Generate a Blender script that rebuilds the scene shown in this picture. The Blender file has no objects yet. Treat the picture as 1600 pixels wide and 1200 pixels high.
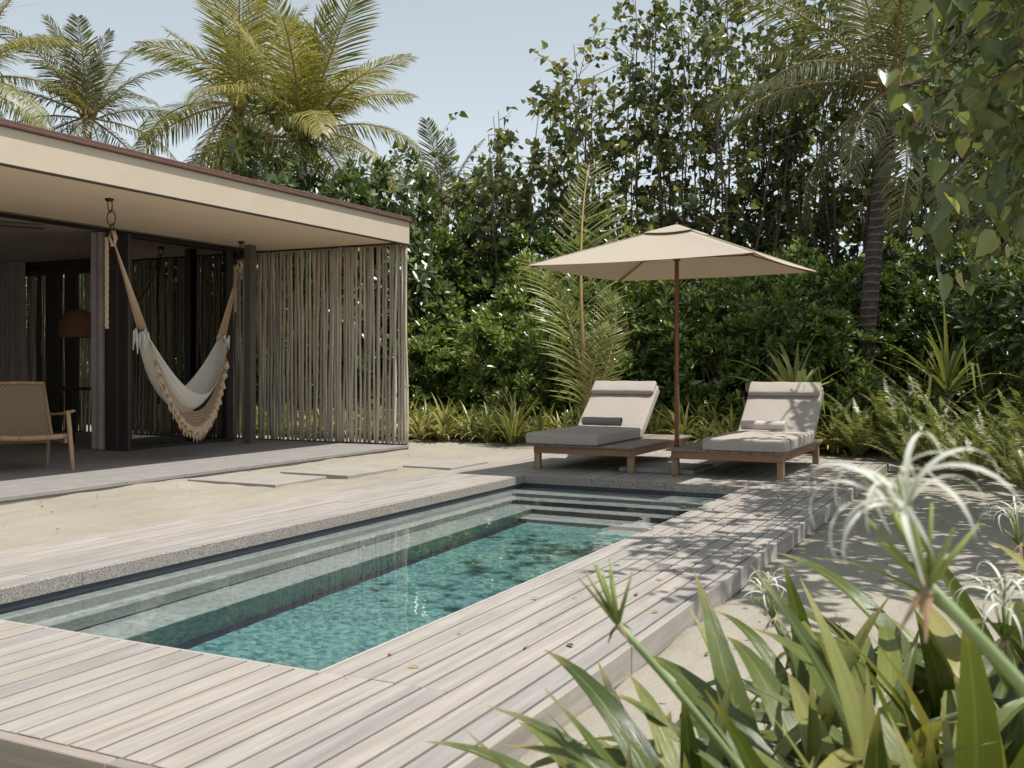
import bpy, bmesh, math, random
import numpy as np
from mathutils import Vector, Matrix, Euler

R = math.radians
random.seed(7)
rng = np.random.default_rng(7)
scene = bpy.context.scene
COL = scene.collection

# ------------------------------------------------------------------ camera
CAM_H = 1.15
YAW = math.atan(800 / 1607.0)
cam = bpy.data.cameras.new('camera')
cam_o = bpy.data.objects.new('camera', cam)
COL.objects.link(cam_o)
cam.sensor_width = 36.0
cam.lens = 36.0 * 1607 / 1600
cam.shift_y = -27.0 / 1600
cam.clip_start = 0.05
cam.clip_end = 3000
cam.dof.use_dof = True
cam.dof.focus_distance = 10.0
cam.dof.aperture_fstop = 7.0
cam_o.location = (0, 0, CAM_H)
cam_o.rotation_euler = (R(90), 0, YAW)
scene.camera = cam_o

# ------------------------------------------------------------------ sky, sun, exposure
SUN_DIR = Vector((0.387, 0.03, 1.0)).normalized()
SUN_EL = math.asin(SUN_DIR.z)
SUN_AZ = math.atan2(SUN_DIR.x, SUN_DIR.y)
world = bpy.data.worlds.new('World')
scene.world = world
world.use_nodes = True
wn = world.node_tree
wn.nodes.clear()
w_out = wn.nodes.new('ShaderNodeOutputWorld')
w_bg = wn.nodes.new('ShaderNodeBackground')
w_sky = wn.nodes.new('ShaderNodeTexSky')
w_hs = wn.nodes.new('ShaderNodeHueSaturation')
w_sky.sky_type = 'NISHITA'
w_sky.sun_disc = False
w_sky.sun_elevation = SUN_EL
w_sky.sun_rotation = SUN_AZ
w_sky.air_density = 1.0
w_sky.dust_density = 0.8
w_sky.ozone_density = 1.0
w_hs.inputs['Saturation'].default_value = 0.30
w_bg.inputs['Strength'].default_value = 0.137
wn.links.new(w_sky.outputs[0], w_hs.inputs['Color'])
w_mx = wn.nodes.new('ShaderNodeMix'); w_mx.data_type = 'RGBA'; w_mx.blend_type = 'MULTIPLY'
w_mx.inputs[0].default_value = 1.0; w_mx.inputs[7].default_value = (0.95, 1.0, 0.985, 1)
wn.links.new(w_hs.outputs[0], w_mx.inputs[6])
wn.links.new(w_mx.outputs[2], w_bg.inputs['Color'])
wn.links.new(w_bg.outputs[0], w_out.inputs['Surface'])

sun = bpy.data.lights.new('sun', 'SUN')
sun.energy = 4.3
sun.angle = R(0.53)
sun.color = (1.0, 0.955, 0.89)
sun_o = bpy.data.objects.new('sun', sun)
COL.objects.link(sun_o)
sun_o.location = (4, 0, 12)
sun_o.rotation_euler = SUN_DIR.to_track_quat('Z', 'Y').to_euler()
sun.cycles.is_caustics_light = True

vs = scene.view_settings
vs.view_transform = 'Standard'
vs.look = 'None'
vs.exposure = 0.27
vs.gamma = 1.0
vs.use_curve_mapping = False
cy = scene.cycles
cy.use_denoising = True
cy.max_bounces = 10
cy.diffuse_bounces = 6
cy.glossy_bounces = 4
cy.transmission_bounces = 8
cy.transparent_max_bounces = 12
cy.caustics_reflective = False
cy.caustics_refractive = True
cy.sample_clamp_indirect = 6.0
cy.blur_glossy = 0.5

# ------------------------------------------------------------------ helpers
def g(u, dep):
    """ground position seen at photo column u at a given depth"""
    lat = (u - 800) / 1607.0 * dep
    s, c = math.sin(YAW), math.cos(YAW)
    return (-s * dep + c * lat, c * dep + s * lat)

def tag(o, label=None, cat=None, group=None, kind=None):
    if label: o['label'] = label
    if cat: o['category'] = cat
    if group: o['group'] = group
    if kind: o['kind'] = kind
    return o

def link(name, me, mat=None, parent=None, loc=None, rot=None, scale=None):
    o = bpy.data.objects.new(name, me)
    COL.objects.link(o)
    if mat is not None and me is not None and len(me.materials) == 0:
        me.materials.append(mat)
    if parent is not None: o.parent = parent
    if loc is not None: o.location = loc
    if rot is not None: o.rotation_euler = rot
    if scale is not None: o.scale = scale if hasattr(scale, '__len__') else (scale,) * 3
    return o

def empty(name, loc=(0, 0, 0), rz=0.0):
    o = bpy.data.objects.new(name, None)
    o.empty_display_size = 0.1
    COL.objects.link(o)
    o.location = loc
    o.rotation_euler = (0, 0, rz)
    return o

def kids(o):
    return [c for c in ALLKIDS.get(o.name, [])]
ALLKIDS = {}

def copy_tree(o, parent=None):
    c = o.copy()
    COL.objects.link(c)
    if parent is not None: c.parent = parent
    for ch in o.children:
        copy_tree(ch, c)
    return c

def mesh_np(name, V, F, mat=None, smooth=False):
    """V (n,3) array, F (m,k) int array of k-gons (or list of such arrays)"""
    V = np.asarray(V, dtype=np.float32).reshape(-1, 3)
    Fs = F if isinstance(F, list) else [F]
    Fs = [np.asarray(f, dtype=np.int32) for f in Fs if len(f)]
    me = bpy.data.meshes.new(name)
    me.vertices.add(len(V))
    me.vertices.foreach_set('co', V.ravel())
    loops = np.concatenate([f.ravel() for f in Fs])
    tot = np.concatenate([np.full(len(f), f.shape[1], dtype=np.int32) for f in Fs])
    start = np.concatenate([[0], np.cumsum(tot)[:-1]]).astype(np.int32)
    me.loops.add(len(loops))
    me.loops.foreach_set('vertex_index', loops)
    me.polygons.add(len(tot))
    me.polygons.foreach_set('loop_start', start)
    me.polygons.foreach_set('loop_total', tot)
    if smooth:
        me.polygons.foreach_set('use_smooth', np.ones(len(tot), dtype=bool))
    me.update(calc_edges=True)
    if mat is not None: me.materials.append(mat)
    return me

class MB:
    """collects shapes into one mesh"""
    def __init__(self): self.v, self.f, self.n = [], [], 0
    def add(self, V, F):
        V = [tuple(p) for p in V]
        self.v += V
        self.f += [tuple(i + self.n for i in f) for f in F]
        self.n += len(V)
        return self
    def box(self, x0, x1, y0, y1, z0, z1, b=0.0):
        if b <= 0:
            V = [(x0,y0,z0),(x1,y0,z0),(x1,y1,z0),(x0,y1,z0),(x0,y0,z1),(x1,y0,z1),(x1,y1,z1),(x0,y1,z1)]
            return self.add(V, [(0,3,2,1),(4,5,6,7),(0,1,5,4),(1,2,6,5),(2,3,7,6),(3,0,4,7)])
        bm = bmesh.new()
        bmesh.ops.create_cube(bm, size=1.0)
        for v in bm.verts:
            v.co = ((x0+x1)/2 + v.co.x*(x1-x0), (y0+y1)/2 + v.co.y*(y1-y0), (z0+z1)/2 + v.co.z*(z1-z0))
        bmesh.ops.bevel(bm, geom=list(bm.edges), offset=b, segments=2 if b > 0.012 else 1, affect='EDGES', profile=0.5)
        bm.verts.index_update()
        V = [tuple(v.co) for v in bm.verts]
        F = [tuple(v.index for v in f.verts) for f in bm.faces]
        bm.free()
        return self.add(V, F)
    def tube(self, pts, rad, n=8, cap=True, squash=1.0):
        pts = [Vector(p) for p in pts]
        m = len(pts)
        if not hasattr(rad, '__len__'): rad = [rad] * m
        V, F = [], []
        t0 = (pts[1] - pts[0]).normalized()
        up = Vector((0, 0, 1)) if abs(t0.z) < 0.9 else Vector((1, 0, 0))
        nx = t0.cross(up).normalized()
        for i, p in enumerate(pts):
            t = (pts[min(i+1, m-1)] - pts[max(i-1, 0)]).normalized()
            nx = (nx - t * nx.dot(t)).normalized()
            ny = t.cross(nx)
            for k in range(n):
                a = 2 * math.pi * k / n
                V.append(p + nx * math.cos(a) * rad[i] + ny * math.sin(a) * rad[i] * squash)
        for i in range(m - 1):
            for k in range(n):
                k2 = (k + 1) % n
                F.append((i*n+k, i*n+k2, (i+1)*n+k2, (i+1)*n+k))
        if cap:
            F.append(tuple(range(n))[::-1])
            F.append(tuple((m-1)*n + k for k in range(n)))
        return self.add(V, F)
    def mesh(self, name, mat=None, smooth=False, angle=None):
        me = bpy.data.meshes.new(name)
        me.from_pydata(self.v, [], self.f)
        me.update()
        if smooth:
            me.polygons.foreach_set('use_smooth', np.ones(len(me.polygons), dtype=bool))
            if angle is not None:
                bm = bmesh.new(); bm.from_mesh(me)
                for e in bm.edges:
                    if len(e.link_faces) == 2 and e.calc_face_angle(0) > angle: e.smooth = False
                bm.to_mesh(me); bm.free()
        if mat is not None: me.materials.append(mat)
        return me
    def build(self, name, mat, parent=None, loc=None, rot=None, smooth=False, angle=None):
        return link(name, self.mesh(name, mat, smooth, angle), None, parent, loc, rot)

def box_obj(name, b6, mat, parent=None, bevel=0.004, loc=None, rot=None):
    return MB().box(*b6, b=bevel).build(name, mat, parent, loc, rot)

# ------------------------------------------------------------------ materials
class NT:
    def __init__(self, name):
        self.m = bpy.data.materials.new(name)
        self.m.use_nodes = True
        self.t = self.m.node_tree
        self.t.nodes.clear()
        self.out = self.n('ShaderNodeOutputMaterial')
    def n(self, typ, **kw):
        nd = self.t.nodes.new(typ)
        for k, v in kw.items():
            if k.startswith('i_'):
                nd.inputs[k[2:].replace('_', ' ')].default_value = v
            else: setattr(nd, k, v)
        return nd
    def l(self, a, b): self.t.links.new(a, b)
    def coords(self, kind='Object', scale=(1, 1, 1), rand=0.0):
        tc = self.n('ShaderNodeTexCoord')
        mp = self.n('ShaderNodeMapping')
        mp.inputs['Scale'].default_value = scale
        self.l(tc.outputs[kind], mp.inputs['Vector'])
        if rand:
            oi = self.n('ShaderNodeObjectInfo')
            mu = self.n('ShaderNodeMath', operation='MULTIPLY')
            mu.inputs[1].default_value = rand
            self.l(oi.outputs['Random'], mu.inputs[0])
            cb = self.n('ShaderNodeCombineXYZ')
            for k in range(3): self.l(mu.outputs[0], cb.inputs[k])
            self.l(cb.outputs[0], mp.inputs['Location'])
        return mp.outputs[0]
    def noise(self, vec, scale, detail=4, rough=0.55, dist=0.0):
        nd = self.n('ShaderNodeTexNoise')
        nd.inputs['Scale'].default_value = scale
        nd.inputs['Detail'].default_value = detail
        nd.inputs['Roughness'].default_value = rough
        nd.inputs['Distortion'].default_value = dist
        if vec is not None: self.l(vec, nd.inputs['Vector'])
        return nd.outputs['Fac']
    def ramp(self, fac, stops, interp='LINEAR'):
        nd = self.n('ShaderNodeValToRGB')
        cr = nd.color_ramp
        cr.interpolation = interp
        while len(cr.elements) < len(stops): cr.elements.new(0.5)
        for e, (p, c) in zip(cr.elements, stops):
            e.position = p
            e.color = (c[0], c[1], c[2], 1) if hasattr(c, '__len__') else (c, c, c, 1)
        self.l(fac, nd.inputs[0])
        return nd.outputs[0]
    def mix(self, fac, a, b, mode='MIX'):
        nd = self.n('ShaderNodeMix', data_type='RGBA', blend_type=mode)
        for sock, val in ((nd.inputs[0], fac), (nd.inputs[6], a), (nd.inputs[7], b)):
            if hasattr(val, 'links'): self.l(val, sock)
            elif hasattr(val, '__len__'): sock.default_value = (*val[:3], 1)
            else: sock.default_value = val
        return nd.outputs[2]
    def bump(self, h, strength=0.3, dist=0.01, prev=None):
        nd = self.n('ShaderNodeBump')
        nd.inputs['Strength'].default_value = strength
        nd.inputs['Distance'].default_value = dist
        self.l(h, nd.inputs['Height'])
        if prev is not None: self.l(prev, nd.inputs['Normal'])
        return nd.outputs[0]
    def bsdf(self, color, rough=0.6, normal=None, spec=0.4, **kw):
        p = self.n('ShaderNodeBsdfPrincipled')
        for nm, val in (('Base Color', color), ('Roughness', rough)):
            if hasattr(val, 'links'): self.l(val, p.inputs[nm])
            elif hasattr(val, '__len__'): p.inputs[nm].default_value = (*val[:3], 1)
            else: p.inputs[nm].default_value = val
        p.inputs['Specular IOR Level'].default_value = spec
        if normal is not None: self.l(normal, p.inputs['Normal'])
        for k, v in kw.items(): p.inputs[k.replace('_', ' ')].default_value = v
        return p.outputs[0]
    def done(self, shader):
        self.l(shader, self.out.inputs['Surface'])
        return self.m

def mat_plain(name, col, rough=0.6, spec=0.4, var=0.12, scale=12.0, bump=0.1, metallic=0.0):
    t = NT(name)
    v = t.coords('Object', rand=7.0)
    f = t.noise(v, scale, 5)
    c = t.ramp(f, [(0.25, [k * (1 - var) for k in col]), (0.75, [min(1, k * (1 + var)) for k in col])])
    b = t.bump(t.noise(v, scale * 5, 3), bump, 0.002)
    return t.done(t.bsdf(c, rough, b, spec, Metallic=metallic))

def mat_wood(name, dark, light, along='Y', scale=1.0, rough=0.62, bump=0.25, stain=0.25, spec=0.3, objvar=0.18):
    t = NT(name)
    sc = {'X': (1.2, 26, 26), 'Y': (26, 1.2, 26), 'Z': (26, 26, 1.2)}[along]
    v = t.coords('Object', tuple(k * scale for k in sc), rand=31.0)
    grain = t.noise(v, 1.0, 6, 0.62, 0.6)
    fine = t.noise(v, 4.5, 3, 0.6)
    c = t.ramp(grain, [(0.28, dark), (0.72, light)])
    c = t.mix(0.35, c, t.ramp(fine, [(0.3, 0.72), (0.7, 1.0)]), 'MULTIPLY')
    v2 = t.coords('Object', (1, 1, 1), rand=17.0)
    blot = t.noise(v2, 2.2, 4, 0.6)
    c = t.mix(stain, c, t.ramp(blot, [(0.3, 0.6), (0.7, 1.0)]), 'MULTIPLY')
    oi = t.n('ShaderNodeObjectInfo')
    c = t.mix(1.0, c, t.ramp(oi.outputs['Random'], [(0.0, (1 - objvar, 1 - objvar, 1 - objvar * 0.9)), (0.5, (1, 0.985, 0.965)), (1.0, (1, 0.955, 0.915))]), 'MULTIPLY')
    b = t.bump(grain, bump, 0.003)
    return t.done(t.bsdf(c, rough, b, spec))

def mat_leaf(name, stops, rough=0.42, trans=0.28, spec=0.5, tcol=(1.0, 1.0, 0.55), objvar=0.0):
    t = NT(name)
    ge = t.n('ShaderNodeNewGeometry')
    c = t.ramp(ge.outputs['Random Per Island'], stops)
    v = t.coords('Object', rand=3.0)
    c = t.mix(0.45, c, t.ramp(t.noise(v, 1.1, 3), [(0.3, 0.62), (0.7, 1.15)]), 'MULTIPLY')
    if objvar:
        oi = t.n('ShaderNodeObjectInfo')
        c = t.mix(1.0, c, t.ramp(oi.outputs['Random'], [(0, (1 - objvar, 1 - objvar * .8, 1 - objvar)), (1, (1 + objvar * .6, 1 + objvar * .3, 1))]), 'MULTIPLY')
    p = t.bsdf(c, rough, None, spec)
    tr = t.n('ShaderNodeBsdfTranslucent')
    t.l(t.mix(1.0, c, tcol, 'MULTIPLY'), tr.inputs['Color'])
    br = t.n('ShaderNodeMixShader')
    br.inputs[0].default_value = trans
    t.l(p, br.inputs[1]); t.l(tr.outputs[0], br.inputs[2])
    return t.done(br.outputs[0])

M = {}
M['deck'] = mat_wood('weathered_deck_wood', (0.31, 0.284, 0.260), (0.475, 0.445, 0.412), 'Y', 1.0, stain=0.3, objvar=0.14)
M['deck_x'] = mat_wood('weathered_fascia_wood', (0.26, 0.232, 0.207), (0.44, 0.40, 0.36), 'X', 1.0, stain=0.4)

# sand
t = NT('pale_coral_sand')
v = t.coords('Object')
big = t.noise(v, 0.9, 5, 0.6)
fine = t.noise(v, 95.0, 3, 0.7)
c = t.ramp(big, [(0.3, (0.295, 0.268, 0.218)), (0.7, (0.36, 0.332, 0.276))])
c = t.mix(0.5, c, t.ramp(fine, [(0.25, 0.68), (0.6, 1.05)]), 'MULTIPLY')
speck = t.n('ShaderNodeTexVoronoi'); speck.inputs['Scale'].default_value = 34.0
t.l(v, speck.inputs['Vector'])
c = t.mix(t.ramp(speck.outputs['Distance'], [(0.0, 0.55), (0.13, 0.0)]), c, (0.33, 0.28, 0.22))
soil = t.n('ShaderNodeSeparateXYZ'); t.l(v, soil.inputs[0])
ad = t.n('ShaderNodeMath', operation='MULTIPLY_ADD'); t.l(soil.outputs[0], ad.inputs[0]); ad.inputs[1].default_value = 0.55; t.l(soil.outputs[1], ad.inputs[2])
ad2 = t.n('ShaderNodeMath', operation='MULTIPLY_ADD'); t.l(big, ad2.inputs[0]); ad2.inputs[1].default_value = 1.6; t.l(soil.outputs[1], ad2.inputs[2])
mr = t.n('ShaderNodeMapRange'); t.l(ad2.outputs[0], mr.inputs[0]); mr.inputs[1].default_value = 14.9; mr.inputs[2].default_value = 15.7
leafy = t.ramp(t.noise(v, 14.0, 4, .7), [(0.3, (0.035, 0.027, 0.018)), (0.6, (0.10, 0.075, 0.045)), (0.75, (0.20, 0.15, 0.085))])
c = t.mix(mr.outputs[0], c, leafy)
b0 = t.bump(t.noise(v, 3.2, 3, 0.5, 0.4), 0.5, 0.06)
b1 = t.bump(t.noise(v, 9.0, 5, 0.65), 0.7, 0.025, b0)
b2 = t.bump(fine, 0.5, 0.004, b1)
M['sand'] = t.done(t.bsdf(c, 0.95, b2, 0.1))

# speckled granite
t = NT('speckled_granite')
v = t.coords('Object', rand=5.0)
n1 = t.noise(v, 150.0, 3, 0.75)
c = t.ramp(n1, [(0.36, (0.07, 0.06, 0.065)), (0.47, (0.25, 0.225, 0.205)), (0.55, (0.36, 0.32, 0.29)), (0.66, (0.62, 0.57, 0.51))])
M['granite'] = t.done(t.bsdf(c, 0.75, t.bump(n1, 0.4, 0.003), 0.3))

def mat_tile(name, c0, c1, size=0.05, rough=0.35):
    t = NT(name)
    v = t.coords('Object')
    vo = t.n('ShaderNodeTexVoronoi'); vo.inputs['Scale'].default_value = 1 / size
    t.l(v, vo.inputs['Vector'])
    sep = t.n('ShaderNodeSeparateColor'); t.l(vo.outputs['Color'], sep.inputs[0])
    c = t.ramp(sep.outputs[0], [(0.0, c0), (1.0, c1)])
    c = t.mix(0.5, c, t.ramp(t.noise(v, 3.0, 5), [(0.3, 0.6), (0.7, 1.05)]), 'MULTIPLY')
    return t.done(t.bsdf(c, rough, t.bump(sep.outputs[1], 0.15, 0.003), 0.4))
M['pool_floor'] = mat_tile('green_stone_pool_tile', (0.08, 0.23, 0.235), (0.31, 0.52, 0.50), 0.030)
M['pool_step'] = mat_tile('pale_grey_pool_tile', (0.40, 0.425, 0.41), (0.58, 0.60, 0.57), 0.035)
M['bench_riser_shade'] = mat_tile('grey_green_shaded_riser_tile', (0.14, 0.22, 0.21), (0.28, 0.38, 0.355), 0.035)  # bench riser, its weak light put into a darker grey-green colour
M['step_riser_shade'] = mat_tile('unlit_riser_tile', (0.05, 0.065, 0.075), (0.13, 0.15, 0.155), 0.035)  # far risers get no sun; their shade is put into the dark colour
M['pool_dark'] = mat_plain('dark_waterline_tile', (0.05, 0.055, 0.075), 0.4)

t = NT('pool_water')
p = t.n('ShaderNodeBsdfPrincipled')
p.inputs['Base Color'].default_value = (0.88, 0.97, 0.97, 1)
p.inputs['Roughness'].default_value = 0.0
p.inputs['IOR'].default_value = 1.333
p.inputs['Transmission Weight'].default_value = 1.0
M['water'] = t.done(p.outputs[0])
M['void'] = mat_plain('shade_dark_base', (0.03, 0.026, 0.022), 0.9)
#@@
# ------------------------------------------------------------------ ground
PX0, PX1, PY0, PY1 = -4.755, -2.393, 3.16, 9.84      # pool opening
DX0, DX1, DY0, DY1 = -5.74, -1.447, 2.15, 13.05      # deck
WALL = 0.14

def lines(a, b, step):
    n = max(1, int(round((b - a) / step)))
    return [a + (b - a) * i / n for i in range(n)]
def sm(a, b, x):
    x = np.clip((x - a) / (b - a), 0, 1)
    return x * x * (3 - 2 * x)
xs = [-900, -300, -120, -60, -40] + lines(-30, -12, 2.0) + lines(-12, -7.6, 0.22) + lines(-7.6, DX0 + 0.02, 0.06) + \
     [-5.70, -5.66, -5.62, -5.58, -5.5] + lines(-5.3, PX0 - WALL, 0.2) + lines(PX0 - WALL, PX1 + WALL, 0.3) + lines(PX1 + WALL, DX1 - 0.12, 0.2) + \
     lines(DX1 - 0.12, 1.2, 0.06) + lines(1.2, 6, 0.3) + lines(6, 30, 2.0) + [30, 40, 60, 120, 300, 900]
ys = [-900, -300, -120, -60, -30, -14] + lines(-8, 1.0, 1.0) + lines(1.0, PY0 - WALL, 0.08) + lines(PY0 - WALL, PY1 + WALL, 0.1) + \
     lines(PY1 + WALL, DY1 - 0.1, 0.1) + lines(DY1 - 0.1, 15.5, 0.1) + lines(15.5, 24, 0.6) + lines(24, 40, 3.0) + [40, 60, 120, 300, 900]
xs, ys = np.array(sorted(set(np.round(xs, 4)))), np.array(sorted(set(np.round(ys, 4))))
X, Y = np.meshgrid(xs, ys, indexing='ij')
def wob(x, y, s, seed):
    r = np.random.default_rng(seed)
    out = np.zeros_like(x)
    for k in range(9):
        a = r.uniform(0, 2 * math.pi); f = s * r.uniform(0.5, 2.2)
        out += np.sin(f * (x * math.cos(a) + y * math.sin(a)) + r.uniform(0, 6.28)) / 9 ** 0.5
    return out
n_small = wob(X, Y, 9.0, 1); n_mid = wob(X, Y, 2.6, 2); n_big = wob(X, Y, 0.6, 3)
left = 1 - sm(-5.66, -5.60, X)                       # sand heaped flush with the boards on the house side
far = sm(DY1 - 0.08, DY1 + 0.05, Y)
lev_right = -0.115 + 0.014 * n_mid + 0.010 * n_small
lev_left = -0.006 + 0.008 * n_mid + 0.007 * n_small
lev_far = -0.035 + 0.016 * n_mid + 0.005 * n_small
under = -0.155
near_under = ((X > -5.6) & (X < DX1 - 0.03) & (Y > DY0 + 0.03) & (Y < DY1 - 0.05))
Z = lev_right.copy()
Z = Z * (1 - left) + lev_left * left
wfar = far * (1 - sm(-2.2, -0.6, X))
Z = Z * (1 - wfar) + lev_far * wfar
Z = np.where(near_under, under, Z)
front = (1 - sm(DY0 - 0.9, DY0, Y)) * left           # falls away in front of the deck
Z = Z * (1 - front) + (-0.10 + 0.01 * n_mid) * front
inside_house = (X < -7.9) & (Y < 12.1) & (Y > -4)
Z = np.where(inside_house, -0.06, Z)
Z += 0.05 * n_big * sm(14, 24, np.maximum(np.abs(X), Y))
nx, ny = len(xs), len(ys)
idx = np.arange(nx * ny).reshape(nx, ny)
F = np.stack([idx[:-1, :-1], idx[1:, :-1], idx[1:, 1:], idx[:-1, 1:]], -1).reshape(-1, 4)
cx = (X[:-1, :-1] + X[1:, 1:]).ravel() / 2
cyy = (Y[:-1, :-1] + Y[1:, 1:]).ravel() / 2
hole = (cx > PX0 - WALL) & (cx < PX1 + WALL) & (cyy > PY0 - WALL) & (cyy < PY1 + WALL)
gm = mesh_np('ground', np.stack([X, Y, Z], -1), F[~hole], M['sand'], True)
ground = link('ground', gm)
tag(ground, 'pale sand spreading round the deck and under the planting', 'sand', kind='structure')

# ------------------------------------------------------------------ timber deck, board by board
deck = empty('deck', (0, 0, 0))
tag(deck, 'weathered grey timber deck framing the plunge pool', 'deck', kind='structure')
MB().box(DX0 + 0.05, PX0 - WALL, DY0 + 0.06, DY1 - 0.03, -0.15, -0.11).box(PX1 + WALL, DX1 - 0.06, DY0 + 0.06, DY1 - 0.03, -0.15, -0.11) \
    .box(PX0 - WALL + .001, PX1 + WALL - .001, DY0 + 0.06, PY0 - WALL, -0.15, -0.11).box(PX0 - WALL + .001, PX1 + WALL - .001, PY1 + WALL, DY1 - 0.03, -0.15, -0.11).build('deck_shade_base', M['void'], deck)  # near-black base sheet, painted shade that makes the board gaps read dark
PITCH = 0.1125
GAP = 0.0135
def board(x0, x1, y0, y1, mat='deck', name='board'):
    x0 += GAP / 2; x1 -= GAP / 2; y0 += 0.0015; y1 -= 0.0015
    dz = random.uniform(-0.0022, 0.0)
    hx, hy = (x1 - x0) / 2, (y1 - y0) / 2
    o = MB().box(-hx, hx, -hy, hy, -0.045, 0, b=0.002).build(name, M[mat], deck, ((x0 + x1) / 2, (y0 + y1) / 2, dz), (random.uniform(-.0006, .0006), random.uniform(-.006, .006), 0))
    return o
def strip(xa, xb, y0, y1, seams):
    n = int(round(abs(xb - xa) / PITCH))
    w = (xb - xa) / n
    for i in range(n):
        cuts = [y0] + [s for s in seams(i) if y0 + .2 < s < y1 - .2] + [y1]
        for a, b in zip(cuts[:-1], cuts[1:]):
            board(xa + i * w, xa + (i + 1) * w, a, b)
XR = -1.493
strip(PX1 + 0.016, XR, DY0 + 0.05, DY1, lambda i: [3.162, 6.9, 10.6] if i < 5 else [4.35 + 0.9 * (i % 2), 8.2 - .7 * (i % 2), 11.4])
strip(DX0, PX0 - 0.032, DY0 + 0.05, DY1, lambda i: [3.9 + 1.1 * (i % 3), 7.2 + .8 * (i % 2), 10.5 + .6 * (i % 3)])
strip(PX0 - 0.032, PX1 + 0.016, DY0 + 0.05, PY0 - 0.016, lambda i: [])
strip(PX0 - 0.032, PX1 + 0.016, PY1 + 0.034, DY1, lambda i: [11.5] if i % 2 else [])
# edge boards stood on edge: right side and front
for a, b in ((DY0, 4.02), (4.02, 6.35), (6.35, 8.05), (8.05, 9.9), (9.9, 11.6), (11.6, DY1)):
    box_obj('fascia_board', (XR + .004, DX1 + random.uniform(-.004, .002), a + .002, b - .002, -0.125, -0.001 - random.uniform(0, .002)), M['deck'], deck, 0.004)
for a, b in ((DX0, -4.9), (-4.9, -2.39), (-2.39, XR)):
    box_obj('fascia_board', (a + .002, b - .002, DY0, DY0 + .046, -0.03, -0.0015), M['deck_x'], deck, 0.004)
    box_obj('fascia_board', (a + .002, b - .002, DY0 + .02, DY0 + .044, -0.17, -0.032), M['deck_x'], deck, 0.003)

# ------------------------------------------------------------------ pool
pool = empty('pool', ((PX0 + PX1) / 2, (PY0 + PY1) / 2, 0))
tag(pool, 'rectangular plunge pool with pale submerged steps and green floor', 'pool', kind='structure')
pc = pool.location.copy()
def pbox(name, x0, x1, y0, y1, z0, z1, mat, bevel=0.0):
    return MB().box(x0 - pc.x, x1 - pc.x, y0 - pc.y, y1 - pc.y, z0, z1, b=bevel).build(name, M[mat], pool)
FL = -1.15
IX0, IY1 = PX0 - 0.012, PY1 + 0.012
pbox('pool_floor', PX0 - WALL, PX1 + WALL, PY0 - WALL, PY1 + WALL, FL - 0.1, FL, 'pool_floor')
# walls
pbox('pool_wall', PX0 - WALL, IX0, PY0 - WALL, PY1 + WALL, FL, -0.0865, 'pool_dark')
pbox('pool_wall', PX1 + 0.012, PX1 + WALL, PY0 - WALL, PY1 + WALL, FL, -0.0865, 'pool_step')
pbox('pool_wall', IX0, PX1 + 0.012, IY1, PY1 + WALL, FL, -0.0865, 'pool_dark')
pbox('pool_wall', IX0, PX1 + 0.012, PY0 - WALL, PY0 - 0.012, FL, -0.0865, 'pool_step')
# submerged ledges on the house side and steps at the far end
SX = [(-4.652, -0.20), (-4.53, -0.43), (-4.22, -0.71)]
SY = [(9.35, -0.20), (9.12, -0.43), (8.90, -0.71), (8.60, -0.98)]
def ell(name, xe, ye, z0, z1, xe_prev, ye_prev):
    """an L shaped tread: strip along the house side and strip along the far end"""
    m = MB()
    if xe is not None:
        m.box(IX0 - pc.x, xe - pc.x, PY0 - .012 - pc.y, ye - pc.y, z0, z1, b=0.006)
        m.box(IX0 - pc.x, PX1 + .012 - pc.x, ye + .0005 - pc.y, IY1 - pc.y, z0, z1 + .0004, b=0.006)
    else:
        m.box(IX0 - pc.x, PX1 + .012 - pc.x, ye - pc.y, IY1 - pc.y, z0, z1, b=0.006)
    return m.build(name, M['pool_step'], pool)
for i, (ye, z) in enumerate(SY):
    xe = SX[i][0] if i < 3 else None
    ell('submerged_step' if i else 'submerged_ledge', xe, ye, FL if i >= 2 else z - 0.24, z, None, None)
pbox('shaded_riser_facing', SX[2][0], SX[2][0] + .006, PY0 - .01, SY[2][0] - .006, FL, SX[2][1] - .012, 'bench_riser_shade')
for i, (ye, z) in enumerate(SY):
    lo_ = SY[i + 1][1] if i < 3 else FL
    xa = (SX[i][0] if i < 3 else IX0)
    pbox('shaded_riser_facing', xa + (.007 if i == 2 else .001), PX1 + .011, ye - .006, ye, lo_ + .0006, z - .012, 'step_riser_shade')
pbox('dark_floor_strip', SX[2][0] + .001, SX[2][0] + .10, PY0, SY[3][0], FL, FL + .004, 'pool_dark')  # dark strip on the floor along the foot of the bench
# granite coping, stone by stone
def coping(x0, x1, y0, y1):
    cxm, cym = (x0 + x1) / 2, (y0 + y1) / 2
    MB().box(x0 - cxm, x1 - cxm, y0 - cym, y1 - cym, -0.086, -0.0015, b=0.004).build('coping_stone', M['granite'], pool, (cxm - pc.x, cym - pc.y, random.uniform(-.001, 0.0)))
n = 7
for i in range(n):
    a = PY0 + (PY1 - PY0) * i / n; b = PY0 + (PY1 - PY0) * (i + 1) / n
    coping(PX0 - 0.031, PX0, a + .001, b - .001)
    coping(PX1 - .0001, PX1 + 0.012, a + .001, b - .001) if False else None
for i in range(3):
    a = PX0 - .031 + (PX1 - PX0 + .031) * i / 3; b = PX0 - .031 + (PX1 - PX0 + .031) * (i + 1) / 3
    coping(a + .001, b - .001, PY1 + .0005, PY1 + 0.032)
M['trim'] = mat_plain('pale_edge_trim', (0.42, 0.39, 0.355), .6, .3, .1, 20)
pbox('edge_trim', PX0 - .031, PX1 + .0138, PY0 - .0145, PY0 - .0005, -0.0864, -0.002, 'trim', .002)
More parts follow.
